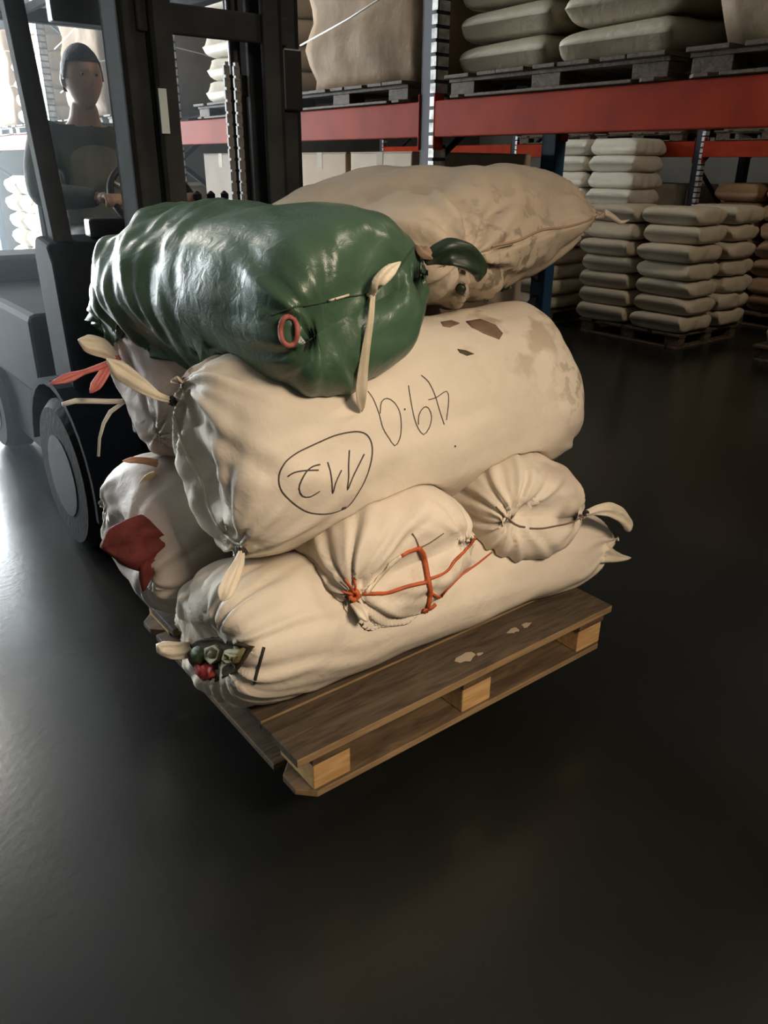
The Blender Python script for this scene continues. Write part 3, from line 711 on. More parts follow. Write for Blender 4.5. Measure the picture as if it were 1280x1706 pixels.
# dirty cream sack: seam and hanging corner
mb = stroke(s4, [(1014, 347), (985, 365), (945, 378), (900, 384), (865, 400), (820, 410)], 0.003, flat=0.7); child_mesh(s4, mb, 'end_seam', mat('tan_seam', (0.36, 0.24, 0.15), 0.8))
p, n_ = hit(s4, 1012, 352, 0.0); q = p.y
mb = tuft(MB(), [p, at_end(1022, 362, q), at_end(1034, 372, q), at_end(1050, 366, q)], [0.010, 0.008, 0.006, 0.003], seed=4); child_mesh(s4, mb, 'ear', CREAM)
for (x, y, r) in ((768, 482, 9), (848, 489, 10), (812, 506, 6)):
    patch(s4, [(x + r * math.cos(t), y + r * 1.1 * math.sin(t)) for t in [i * math.pi / 5 for i in range(10)]], 0.001, LEAF, 'leaf_scrap', 'dark green scrap', dome=0.008, n=4)

# ------------------------------------------------------------------ racks
RED = mat('orange_red_paint', (0.28, 0.026, 0.007), 0.65, spec=0.08, var=0.25, vscale=5)
BLUE = mat('dark_blue_paint', (0.010, 0.009, 0.022), 0.7, var=0.3, vscale=8)
BLUE2 = mat('blue_paint', (0.010, 0.045, 0.10), 0.5)
SILV = mat('reflective_silver', (0.50, 0.47, 0.44), 0.35, metal=0.2, var=0.6, vscale=26)
A1 = 1.82
def upright(t, x, y, h=2.9, mt=BLUE, strip=None):
    m = MB(); w_ = 0.09
    m.box(x, x + 0.012, y - w_ / 2, y + w_ / 2, 0, h); m.box(x, x + 0.075, y - w_ / 2, y - w_ / 2 + 0.012, 0, h); m.box(x, x + 0.075, y + w_ / 2 - 0.012, y + w_ / 2, 0, h)
    m.box(x - 0.02, x + 0.10, y - w_ / 2 - 0.02, y + w_ / 2 + 0.02, 0, 0.012)
    o = m.build('upright', mt, t, bevel=0.002)
    if strip:
        m = MB(); z = strip[0]
        while z < strip[1]:
            m.box(x - 0.003, x + 0.001, y - 0.052, y - 0.018, z, z + 0.036); m.box(x + 0.01, x + 0.07, y - w_ / 2 - 0.003, y - w_ / 2 + 0.001, z, z + 0.036); z += 0.05
        m.build('slot_strip', SILV, o)
    return o
def frame_braces(t, x0, x1, y, h=2.9):
    z = 0.25; k = 0
    while z < h - 0.5:
        a, b_ = ((x0 + .04, x1), (x1, x0 + .04))[k % 2]
        m = MB(); m.beam((a, y, z), (b_, y, z + 0.55), 0.03, 0.03); m.build('brace', BLUE, t); z += 0.6; k += 1
def rack(label, ys, x0, depth, beams, h=2.9, strip=(1.1, 2.9)):
    t = thing('pallet_rack', label, 'rack', (x0, ys[0], 0), 'steel pallet racks')
    oy = ys[0]
    for y in ys:
        upright(t, 0, y - oy, h, BLUE, strip); upright(t, depth - 0.075, y - oy, h, BLUE2 if y == 1.8 else BLUE, None)
        frame_braces(t, 0.03, depth - 0.04, y - oy, h)
    for (z0_, z1_, xs) in beams:
        for i in range(len(ys) - 1):
            for x in xs:
                up_ = 0.05 if x > depth / 2 else 0.0
                m = MB(); m.box(x, x + 0.05, ys[i] - oy + 0.047, ys[i + 1] - oy - 0.047, z0_ + up_, z1_)
                m.box(x - 0.002, x + 0.052, ys[i] - oy + 0.046, ys[i] - oy + 0.056, z0_ - 0.05 + up_, z1_ + 0.03); m.box(x - 0.002, x + 0.052, ys[i + 1] - oy - 0.056, ys[i + 1] - oy - 0.046, z0_ - 0.05 + up_, z1_ + 0.03)
                m.build('beam', RED, t, bevel=0.006)
    return t
ZB0, ZB1 = 1.53, 1.67
rack('near orange beamed rack with dark blue uprights running beside the lift truck', [-0.9, 1.8, 4.5, 7.2, 9.9], A1, 0.87, [(ZB0, ZB1, (-0.004, 0.82))])
rack('far orange beamed rack standing across the next aisle, behind the pile of bags', [0.95, 3.65, 6.10, 8.70], 6.85, 0.9, [(ZB0 - 0.02, ZB1 - 0.02, (-0.004, 0.85))], strip=(0.8, 2.9))


# ------------------------------------------------------------------ stored goods
rg = random.Random(17)
def pillow_mesh(name, m, wx, wy, h, seed):
    """a flat-lying filled bag, pinched at both short ends"""
    nu, nv = 34, 26; vs_ = []; off = Vector((seed * 3.7, seed * 1.3, 0))
    for i in range(nu + 1):
        u_ = -1 + 2 * i / nu
        for j in range(nv):
            t = 2 * math.pi * j / nv; c, s_ = math.cos(t), math.sin(t)
            cx = math.copysign(abs(c) ** 0.42, c); cz = math.copysign(abs(s_) ** 0.6, s_)
            e = max(0.0, (1 - abs(u_) ** 10)) ** 0.5; hh = h * 1.10
            x = cx * wx / 2 * (1 - 0.08 * abs(u_) ** 4); y = u_ * wy / 2; z = cz * hh / 2 * e
            q = Vector((x * 6, y * 6, z * 6)) + off; d = noise.noise(q) * 0.036 + noise.noise(q * 2.5) * 0.012
            z = z * (1 + 2.2 * d) + d * 0.35 * (1 if e > 0 else 0); x += d * 0.9; y += d * 0.7
            lim = h / 2 - 0.001; x = max(-wx / 2, min(wx / 2, x)); y = max(-wy / 2, min(wy / 2, y)); z = max(-lim, min(lim, z))
            vs_.append((x, y, z + h / 2))
    fs = [(i * nv + j, i * nv + (j + 1) % nv, (i + 1) * nv + (j + 1) % nv, (i + 1) * nv + j) for i in range(nu) for j in range(nv)]
    fs += [tuple(range(nv))[::-1], tuple(range(nu * nv, nu * nv + nv))]
    me = bpy.data.meshes.new(name); me.from_pydata(vs_, [], fs)
    bm = bmesh.new(); bm.from_mesh(me); bmesh.ops.recalc_face_normals(bm, faces=bm.faces); bm.to_mesh(me); bm.free()
    me.polygons.foreach_set('use_smooth', [True] * len(me.polygons)); me.materials.append(m)
    return me
ORD = ['bottom', 'second', 'third', 'fourth', 'fifth', 'sixth', 'seventh', 'eighth', 'ninth', 'tenth']
def pile(what, where, group, m, a0, a1, b0, b1, z0_, layers, h, na, nb, names_ab, jit=0.02, along='a', skip=None):
    """layers of bags filling a0..a1 x b0..b1; each bag is its own object"""
    wa, wb = (a1 - a0) / na, (b1 - b0) / nb
    mesh = [pillow_mesh('filled_bag', m, (wb if along == 'a' else wa) - 2 * jit * .6 - .004, (wa if along == 'a' else wb) - 2 * jit - .004, h, s_ + len(bpy.data.meshes)) for s_ in range(3)]
    for L_ in range(layers):
        for i in range(na):
            for j in range(nb):
                if skip and skip(L_, i, j): continue
                o = bpy.data.objects.new('filled_bag', rg.choice(mesh)); C.objects.link(o)
                ca = a0 + wa * (i + .5) + rg.uniform(-jit, jit); cb = b0 + wb * (j + .5) + rg.uniform(-jit, jit) * .6
                o.location = W(ca, cb, z0_ + L_ * h); o.rotation_euler = (0, 0, YAW + (math.pi / 2 if along == 'a' else 0) + (math.pi if rg.random() < .5 else 0) + rg.uniform(-.012, .012))
                lay = 'top' if L_ == layers - 1 else ORD[L_]
                tag(o, f'{what} in {lay} layer, {names_ab(i, j)} {where}', 'sack', group)
def bg_pallet(label, a0, b0, z, w_=1.0, l_=1.05):
    global _bgp
    if _bgp is None:
        _bgp = make_pallet(label, 'pallets under stored goods', WDARK, WDARK, WDARK, w=0.95, l=1.05, base=(a0, b0, z)); _bgp.scale = (1, 1, 0.65); return _bgp
    o = copy_thing(_bgp); o.location = W(a0, b0, z); o['label'] = label; o.scale = (1, 1, 0.65 if z > 1 else 1); return o
_bgp = None
CARD = mat('brown_cardboard', (0.33, 0.225, 0.13), 0.75, var=0.15, vscale=5)
GREYB = fabric('grey_beige_bag_cloth', (0.34, 0.285, 0.20)); WHITEB = fabric('pale_bag_cloth', (0.62, 0.56, 0.46))
YELB = fabric('yellow_cream_bag_cloth', (0.66, 0.53, 0.33)); BROWNB = fabric('brown_bag_cloth', (0.20, 0.11, 0.055)); PILEB = fabric('pale_grey_bag_cloth', (0.46, 0.385, 0.28))
FILM = mat('clear_film', (0.75, 0.72, 0.66), 0.2, spec=0.8)
WRAPB = mat('wrapped_beige_load', (0.26, 0.175, 0.105), 0.7, spec=0.08, var=0.3, vscale=3, bump=0.5, bscale=14)
WRAPT = mat('wrapped_tan_load', (0.20, 0.145, 0.09), 0.6, spec=0.08, var=0.3, vscale=3, bump=0.5, bscale=14)
def wrapped(label, m, a0, a1, b0, b1, z0_, h, seed, straps=2):
    """stretch-wrapped goods on a pallet: bulging box with film creases"""
    t = thing('wrapped_load', label, 'wrapped load', ((a0 + a1) / 2, (b0 + b1) / 2, z0_), 'stretch wrapped loads on the rack')
    n = 14; hx, hy = (a1 - a0) / 2, (b1 - b0) / 2
    bm = bmesh.new(); bmesh.ops.create_cube(bm, size=2); bmesh.ops.subdivide_edges(bm, edges=bm.edges, cuts=n, use_grid_fill=True)
    me = bpy.data.meshes.new('goods')
    for v in bm.verts:
        x, y, z = v.co
        q = Vector((x * 2 + seed, y * 2, z * 3)); d = noise.noise(q) * 0.03 + noise.noise(q * 3) * 0.012
        tier = 0.012 * math.cos(z * math.pi * 3)
        r_ = 1 - 0.05 * (abs(x) * abs(y)) ** 6
        v.co = (x * (hx - 0.03) * r_ + (d + tier) * (1 if x > 0 else -1) * abs(x) ** 3, y * (hy - 0.03) * r_ + (d + tier) * (1 if y > 0 else -1) * abs(y) ** 3, (z + 1) / 2 * h * (1 - (0.02 if z > 0.9 else 0)) + (d * .5 if z > -0.9 else 0))
    bm.to_mesh(me); bm.free(); me.materials.append(m); me.polygons.foreach_set('use_smooth', [True] * len(me.polygons))
    o = bpy.data.objects.new('goods', me); C.objects.link(o); o.parent = t
    for k in range(straps):
        z = h * (0.30 + 0.35 * k)
        m_ = MB(); e = 0.012
        m_.tube([(-hx - e, hy * 0.9, z - .07), (-hx - e, 0, z), (-hx - e, -hy * 0.9, z + .09), (-hx * .9, -hy - e, z + .10), (hx * .9, -hy - e, z)], 0.0045, 6)
        m_.build('film_twist', FILM, t, smooth=True)
    return t
ZL = ZB1 + 0.004              # pallets stand on the beams
ZG = ZL + 0.086
def ab_front(i, j): return ['nearer the end upright', 'farther from the end upright'][j]
a0, a1 = 1.86, 2.72
specs = [(-0.50, 'under the tan load above the open bay'), (0.62, 'under the grey beige bags on the rack'), (1.94, 'under the beige wrapped load on the rack'), (3.00, 'under the pale bags seen through the mast'), (4.62, 'under the brown load beyond the mast'), (5.80, 'under the grey load behind the driver'), (7.34, 'under the yellowish bags behind the driver'), (8.50, 'under the last load on the far end of the rack')]
for bb, lab in specs: bg_pallet('dark pallet on the beams ' + lab, 1.80, bb, ZL)
wrapped('tan wrapped load on the beams above the open bay', WRAPT, a0, a1, -0.50, 0.55, ZG, 0.95, 1)
pile('grey beige bag', 'of the rack stack', 'grey beige bags on the rack', GREYB, a0, a1, 0.62, 1.69, ZG, 7, 0.115, 1, 2, lambda i, j: ['tan load half', 'upright half'][j], jit=0.006)
wrapped('beige wrapped load on the rack just beyond the upright', WRAPB, a0, a1, 1.93, 2.90, ZG, 0.95, 7)
pile('pale bag', 'of the stack seen through the mast', 'pale bags on the rack', WHITEB, a0, a1, 3.02, 4.07, ZG, 7, 0.125, 1, 2, lambda i, j: ['near half', 'far half'][j])
wrapped('brown wrapped load on the rack beyond the second upright', WRAPT, a0, a1, 4.65, 5.68, ZG, 0.95, 13)
wrapped('greyish wrapped load on the rack behind the driver', WRAPB, a0, a1, 5.82, 6.86, ZG, 0.95, 19)
pile('yellowish cream bag', 'of the rack stack behind the driver', 'yellowish bags on the rack', YELB, a0, a1, 7.36, 8.40, ZG, 6, 0.15, 1, 2, lambda i, j: ['near half', 'far half'][j])
wrapped('last wrapped load at the far end of the rack', WRAPB, a0, a1, 8.52, 9.54, ZG, 0.9, 23)
# ground level of the near rack: cartons and bags
def carton(label, a0, a1, b0, b1, z0_, h, group, m=CARD):
    t = thing('cardboard_carton', label, 'carton', ((a0 + a1) / 2, (b0 + b1) / 2, z0_), group)
    x, y = (a1 - a0) / 2, (b1 - b0) / 2
    m_ = MB(); m_.box(-x, x, -y, y, 0, h - 0.004); m_.build('box', m, t, bevel=0.006)
    for s_ in (-1, 1):
        m_ = MB(); m_.box(-x, x, min(s_ * 0.002, s_ * y), max(s_ * 0.002, s_ * y), h - 0.004, h); m_.build('flap', m, t)
    m_ = MB(); m_.box(-x - 0.001, x + 0.001, -0.025, 0.025, h - 0.0005, h + 0.0005); m_.box(-x - 0.001, -x + 0.0005, -0.025, 0.025, h - 0.08, h); m_.build('tape', mat('packing_tape', (0.24, 0.17, 0.095), 0.5, spec=0.1), t)
for k, bb in enumerate((1.96, 3.10)):
    bg_pallet(['dark pallet on the floor under the cartons beside the upright', 'dark pallet on the floor under the cartons behind the mast'][k], 1.80, bb, 0)
for r_ in range(3):
    for k, (b0_, b1_) in enumerate(((1.97, 2.46), (2.50, 2.99), (3.12, 3.62), (3.66, 4.14))):
        lay = ['bottom', 'middle', 'top'][r_]
        carton(f'{["pale", "brown", "brown", "dull brown"][k]} carton in the {lay} row under the beam, {["next to the upright", "second from the upright", "third from the upright", "fourth from the upright"][k]}', 1.88, 2.68, b0_, b1_, 0.130 + r_ * 0.45, 0.446, 'cartons under the near beam', [mat('pale_cardboard', (0.42, 0.33, 0.23), 0.75, var=0.15), CARD, CARD, mat('dull_cardboard', (0.22, 0.16, 0.11), 0.75, var=0.2)][k])
for k, bb in enumerate((4.70, 5.82, 7.36, 8.46)):
    bg_pallet('dark pallet on the floor under the bags, ' + ['just past the second upright', 'behind the driver', 'past the third upright', 'at the far end of the rack'][k], 1.80, bb, 0)
    pile(['dull bag', 'pinkish grey bag', 'cream bag', 'pale cream bag'][k], ['just past the second upright', 'behind the driver on the floor', 'past the third upright on the floor', 'of the farthest floor stack'][k], 'bags on the floor of the near rack', [GREYB, PILEB, YELB, WHITEB][k], 1.86, 2.72, bb, bb + 1.04, 0.130, 6, 0.19, 1, 2, lambda i, j: ['near half', 'far half'][j])
# the pile of bags across the next aisle and what is behind it
bg_pallet('dark pallet on the floor under the big pile of bags across the aisle', 5.38, 2.64, 0)
pile('pale grey bag', 'of the big pile across the aisle', 'bags in the pile across the aisle', PILEB, 5.32, 6.42, 2.58, 3.78, 0.130, 7, 0.142, 2, 2, lambda i, j: [['front near', 'front far'], ['rear near', 'rear far']][i][j], jit=0.035, skip=lambda L_, i, j: i == 1 and j == 1)
bg_pallet('dark pallet on the floor under the low pile of bags behind the big one', 5.30, 4.05, 0)
pile('dusky bag', 'of the lower pile behind the big one', 'bags in the lower pile', PILEB, 5.32, 6.10, 4.02, 5.14, 0.130, 5, 0.142, 1, 2, lambda i, j: ['near half', 'far half'][j], jit=0.03)
bg_pallet('dark pallet under the low pale bags before the big pile', 5.55, 1.02, 0)
pile('pale bag', 'of the stack just before the big pile', 'pale bags before the big pile', PILEB, 5.52, 6.5, 1.00, 2.02, 0.130, 3, 0.142, 2, 2, lambda i, j: [['front near', 'front far'], ['rear near', 'rear far']][i][j], skip=lambda L_, i, j: i == 1 and j == 0)
pile('off-white bag', 'of the tall white stack', 'bags of the tall white stack', WHITEB, 6.28, 6.82, 3.95, 5.15, 0.002, 11, 0.152, 1, 2, lambda i, j: ['near half', 'far half'][j], jit=0.012)
bg_pallet('dark pallet on the floor under the brown bags', 6.95, 2.50, 0)
pile('brown bag', 'in the brown stack behind the big pile', 'brown bags behind the pile', BROWNB, 6.94, 7.72, 2.48, 3.50, 0.130, 7, 0.165, 1, 2, lambda i, j: ['near half', 'far half'][j])
bg_pallet('dark pallet on the floor under the cartons of the far rack', 6.95, 1.05, 0)
wrapped('tan wrapped load on the floor of the far rack beside the brown bags', WRAPT, 6.92, 7.75, 1.05, 2.1, 0.130, 1.1, 31)
for k, bb in enumerate((3.80, 4.96, 6.25, 7.40)):
    bg_pallet('dark pallet on the floor under the ' + ['first', 'second', 'third', 'fourth'][k] + ' beige load of the far rack', 6.95, bb, 0)
    wrapped(['first', 'second', 'third', 'fourth'][k] + ' beige wrapped load on the floor of the far rack behind the white stack', mat('wrapped_pale_load', (0.40, 0.32, 0.23), 0.6, var=0.3, vscale=3), 6.96, 7.72, bb, bb + 1.0, 0.131, 1.15, 50 + k)
for k, bb in enumerate((1.05, 2.45, 3.85, 4.98)):
    bg_pallet('dark pallet on the far rack beams under the ' + ['first', 'second', 'third', 'fourth'][k] + ' load', 6.83, bb, ZB1 - 0.016)
    wrapped(['first', 'second', 'third', 'fourth'][k] + ' beige wrapped load on the beams of the far rack', WRAPB, 6.90, 7.72, bb, bb + 1.05, ZG - 0.02, 0.9, 40 + k)

# ------------------------------------------------------------------ lift truck
DG = mat('dark_grey_paint', (0.040, 0.042, 0.043), 0.75, spec=0.05, var=0.3, vscale=9)
BLK = mat('black_steel', (0.012, 0.012, 0.013), 0.4, metal=0.3)
TRK = mat('grey_blue_truck_paint', (0.018, 0.024, 0.030), 0.7, spec=0.06, var=0.25, vscale=5)
STEEL = mat('worn_steel', (0.42, 0.42, 0.40), 0.32, metal=0.9, var=0.35, vscale=30)
TYRE = mat('tyre_rubber', (0.010, 0.010, 0.010), 0.8, spec=0.1, bump=0.4, bscale=40)
SEATM = mat('black_vinyl', (0.014, 0.014, 0.015), 0.5)
FA, FB = 0.64, 1.35
lt = thing('forklift_truck', 'dark forklift truck carrying the pallet of sacks', 'forklift', (FA, FB, 0))
def fb(*bx, nm='panel', m=TRK, bev=0.006):
    mb = MB()
    for b_ in bx: mb.box(*b_)
    return mb.build(nm, m, lt, bevel=bev)
# mast: outer and inner channel each side (open sides facing in)
for s_ in (-1, 1):
    def X(p, q): return (min(s_ * p, s_ * q), max(s_ * p, s_ * q))
    x = X(0.255, 0.325); y0, y1 = 0.07, 0.21
    mo = MB(); mo.box(*X(0.280, 0.300), y0, y1, 0.06, 2.35); mo.box(*X(0.222, 0.300), y0, y0 + 0.022, 0.06, 2.35); mo.box(*X(0.222, 0.300), y1 - 0.022, y1, 0.06, 2.35)
    mo.build('outer_mast_channel', DG, lt, bevel=0.004)
    mi = MB(); mi.box(*X(0.202, 0.220), y0 - 0.03, y1 - 0.05, 0.08, 2.30); mi.box(*X(0.150, 0.220), y0 - 0.03, y0 - 0.008, 0.08, 2.30); mi.box(*X(0.150, 0.220), y1 - 0.072, y1 - 0.05, 0.08, 2.30)
    mi.build('inner_mast_channel', DG, lt, bevel=0.004)
# cross members of the mast
fb((-0.25, 0.25, 0.055, 0.075, 1.765, 1.845), nm='mast_crossbar', m=DG)
fb((-0.275, 0.275, 0.19, 0.215, 0.25, 0.40), nm='mast_crossbar', m=DG)
fb((-0.275, 0.275, 0.19, 0.215, 2.22, 2.34), nm='mast_crossbar', m=DG)
# bracket on the driver's-left... the side plate by the right-hand channel
fb((0.225, 0.297, 0.050, 0.068, 1.58, 1.76), nm='mast_bracket', m=BLK)
# lift cylinder and chains
for x in (0.095,):
    c = MB(); c.lathe([(0.032, 0.2), (0.032, 1.62), (0.038, 1.62), (0.038, 1.68), (0.02, 1.68), (0.02, 2.2)], 20, c=(x + 0.012, 0.155, 0)); c.build('lift_cylinder', BLK, lt, smooth=False)
for x in (0.040, 0.075):
    c = MB(); z = 0.62
    while z < 1.70:
        c.box(x - 0.010, x + 0.010, 0.085, 0.095, z, z + 0.026); c.box(x - 0.006, x + 0.006, 0.083, 0.097, z + 0.02, z + 0.036); z += 0.034
    c.build('lift_chain', mat('oily_chain_steel', (0.16, 0.155, 0.15), 0.5, metal=0.6, spec=0.2), lt)
c = MB(); c.box(-0.215, -0.190, 0.034, 0.040, 1.50, 1.62); c.build('mast_plate', mat('pale_plate', (0.50, 0.56, 0.55), 0.4), lt)
# carriage and forks
fb((-0.44, 0.44, -0.055, -0.02, 0.30, 0.40), nm='carriage_bar', m=BLK); fb((-0.44, 0.44, -0.055, -0.02, 0.62, 0.70), nm='carriage_bar', m=BLK)
for s_ in (-1, 1):
    fb((s_ * 0.2 - 0.02, s_ * 0.2 + 0.02, -0.02, 0.045, 0.28, 0.72), nm='carriage_side', m=BLK)
for x in (-0.36, 0.08):
    f_ = MB(); P = [(-1.12, 0.258), (-1.12, 0.262), (-0.25, 0.275), (-0.06, 0.275), (-0.06, 0.242), (-0.25, 0.242)]
    k = len(P); f_.add([(x + dx, p[0], p[1]) for dx in (0, 0.10) for p in P], [tuple(range(k)), tuple(range(k, 2 * k))[::-1]] + [(i, i + k, (i + 1) % k + k, (i + 1) % k) for i in range(k)])
    f_.box(x, x + 0.10, -0.10, -0.06, 0.242, 0.72)
    f_.build('fork', BLK, lt)
# chassis, cowl, fenders, seat box, counterweight
Y = 0.45   # cowl front behind the mast
fb((-0.40, 0.40, Y - 0.02, Y + 1.55, 0.14, 0.56), nm='chassis', bev=0.02)
cow = MB(); P = [(Y - 0.02, 0.56), (Y + 0.02, 1.10), (Y + 0.06, 1.16), (Y + 0.20, 1.18), (Y + 0.24, 1.12), (Y + 0.22, 0.56)]
k = len(P); cow.add([(x, p[0], p[1]) for x in (-0.47, 0.47) for p in P], [tuple(range(k)), tuple(range(k, 2 * k))[::-1]] + [(i, i + k, (i + 1) % k + k, (i + 1) % k) for i in range(k)])
cow.build('front_cowl', TRK, lt, bevel=0.015)
fb((-0.45, 0.45, Y + 0.21, Y + 0.47, 0.54, 0.565), nm='floor_plate', m=BLK)
fb((-0.47, 0.47, Y + 0.47, Y + 1.75, 0.50, 0.86), nm='engine_hood', bev=0.03)
fb((-0.48, 0.48, Y + 1.55, Y + 1.95, 0.16, 0.98), nm='counterweight', bev=0.06)
for s_ in (-1, 1):
    f_ = MB(); ang = [math.radians(a) for a in range(-10, 171, 12)]; c_y = Y + 0.12
    inn = [(c_y - 0.36 * math.cos(a), 0.30 + 0.36 * math.sin(a)) for a in ang]; out = [(c_y - 0.385 * math.cos(a), 0.30 + 0.385 * math.sin(a)) for a in ang]
    ring = inn + out[::-1]; k = len(ring); x0, x1 = sorted((s_ * 0.33, s_ * 0.53)); n_ = len(ang)
    vs_ = [(x, p[0], p[1]) for x in (x0, x1) for p in ring]
    fs = [(i, i + 1, i + 1 + k, i + k) for i in range(k - 1)] + [(k - 1, 0, k, 2 * k - 1)]
    for i in range(n_ - 1): fs += [(i, k - 1 - i, k - 2 - i, i + 1), (k + i, k + i + 1, 2 * k - 2 - i, 2 * k - 1 - i)]
    f_.add(vs_, fs); f_.build('fender', TRK, lt)
    for (yy, R_, wd, xo) in ((Y + 0.12, 0.30, 0.19, 0.34), (Y + 1.55, 0.24, 0.16, 0.30)):
        wh = MB(); h0, h1 = sorted((s_ * xo, s_ * (xo + wd)))
        wh.lathe([(R_ * .55, h0), (R_ * .9, h0), (R_, h0 + 0.03), (R_, h1 - 0.03), (R_ * .9, h1), (R_ * .55, h1)], 36, 'x', (0, yy, R_ + 0.002)); w_ = wh.build('wheel', TYRE, lt, smooth=False)
        hb = MB(); hc = s_ * (xo + wd); hs = sorted((hc - s_ * 0.05, hc + s_ * 0.004)); hb.lathe([(0.02, hs[0]), (R_ * .54, hs[0]), (R_ * .54, hs[0] + 0.02), (R_ * .25, hs[1] - 0.02), (0.06, hs[1]), (0.02, hs[1])], 28, 'x', (0, yy, R_ + 0.002)); hb.build('hub', mat('dark_hub', (0.012, 0.013, 0.014), 0.6, spec=0.1), w_)
    # overhead guard
    g_ = MB(); g_.beam((s_ * 0.40, Y + 0.12, 1.12), (s_ * 0.41, Y + 0.26, 2.02), 0.065, 0.065, (0, 1, 0)); g_.build('guard_pillar', DG, lt, bevel=0.008)
    g_ = MB(); g_.beam((s_ * 0.42, Y + 1.50, 0.88), (s_ * 0.41, Y + 1.40, 2.02), 0.06, 0.06, (0, 1, 0)); g_.build('guard_pillar', DG, lt, bevel=0.008)
    g_ = MB(); g_.beam((s_ * 0.41, Y + 0.23, 2.03), (s_ * 0.41, Y + 1.43, 2.03), 0.06, 0.05); g_.build('guard_rail', DG, lt, bevel=0.006)
fb((-0.41, 0.41, Y + 0.22, Y + 0.28, 2.00, 2.06), nm='guard_rail', m=DG); fb((-0.41, 0.41, Y + 1.38, Y + 1.43, 2.00, 2.06), nm='guard_rail', m=DG)
for i in range(6):
    x = -0.30 + 0.12 * i; g_ = MB(); g_.beam((x, Y + 0.25, 2.035), (x, Y + 1.41, 2.035), 0.022, 0.03); g_.build('guard_bar', DG, lt)
fb((-0.31, -0.09, Y + 0.16, Y + 0.215, 1.845, 1.985), nm='work_lamp', m=mat('grey_lamp_case', (0.07, 0.085, 0.09), 0.5)); 
# seat, wheel, levers, dash
fb((-0.24, 0.24, Y + 0.48, Y + 0.96, 0.86, 0.925), nm='seat', m=SEATM, bev=0.03); fb((-0.23, 0.23, Y + 0.95, Y + 1.05, 0.97, 1.42), nm='seat_back', m=SEATM, bev=0.03)
ax = Vector((0, 0.75, -0.66)).normalized(); Xv = Vector((1, 0, 0)); Yv = ax.cross(Xv)
SWC = Vector((0.03, Y + 0.30, 1.29))
sw = MB(); sw.torus(0.165, 0.014, 40, 10, (Xv, Yv, ax), SWC); swo = sw.build('steering_wheel', BLK, lt, smooth=True)
for a in (90, 210, 330):
    d = Xv * math.cos(math.radians(a)) + Yv * math.sin(math.radians(a)); m_ = MB(); m_.tube([SWC + ax * 0.03, SWC + d * 0.16], 0.010, 8); m_.build('spoke', STEEL, swo)
m_ = MB(); m_.tube([SWC + ax * 0.0, SWC + Vector((0, -0.10, -0.16))], 0.03, 12); m_.build('steering_column', BLK, lt)
for i in range(3):
    m_ = MB(); x = 0.20 + 0.06 * i; m_.tube([(x, Y + 0.20, 1.16), (x, Y + 0.26, 1.28)], 0.007, 8); lv = m_.build('lever', STEEL, lt); m_ = MB(); m_.lathe([(0.004, -0.02), (0.017, -0.008), (0.017, 0.01), (0.004, 0.022)], 12, c=(x, Y + 0.264, 1.295)); m_.build('knob', BLK, lv)
m_ = MB(); m_.box(-0.30, -0.16, Y + 0.10, Y + 0.17, 1.165, 1.235); pn = m_.build('instrument_panel', BLK, lt, bevel=0.01)
m_ = MB(); m_.box(-0.29, -0.17, Y + 0.168, Y + 0.173, 1.175, 1.225); m_.build('dial_glass', mat('dial_glass', (0.35, 0.38, 0.38), 0.15), pn)

# ------------------------------------------------------------------ driver
SKIN = mat('skin', (0.42, 0.26, 0.17), 0.55, var=0.1, vscale=12)
JACK = mat('grey_green_jacket', (0.085, 0.098, 0.085), 0.8, var=0.25, vscale=7, bump=0.5, bscale=14)
TROU = mat('dark_green_trousers', (0.030, 0.040, 0.034), 0.8, var=0.25, vscale=7, bump=0.5, bscale=14)
HAIR = mat('black_hair', (0.012, 0.010, 0.009), 0.6, bump=0.6, bscale=120)
def skin_mesh(verts, edges, root=0, sub=2):
    me = bpy.data.meshes.new('tmp'); me.from_pydata([v[:3] for v in verts], edges, [])
    o = bpy.data.objects.new('tmp', me); C.objects.link(o)
    md = o.modifiers.new('skin', 'SKIN'); md.use_smooth_shade = True
    sv = me.skin_vertices[0].data
    for i, v in enumerate(verts):
        r = v[3]; sv[i].radius = r if isinstance(r, tuple) else (r, r); sv[i].use_root = (i == root)
    ss = o.modifiers.new('sub', 'SUBSURF'); ss.levels = sub; ss.render_levels = sub
    bpy.context.view_layer.update()
    dg = bpy.context.evaluated_depsgraph_get(); ev = o.evaluated_get(dg); m2 = ev.to_mesh()
    vs_ = [tuple(v.co) for v in m2.vertices]; fs = [tuple(p.vertices) for p in m2.polygons]
    ev.to_mesh_clear(); bpy.data.objects.remove(o); bpy.data.meshes.remove(me)
    return vs_, fs
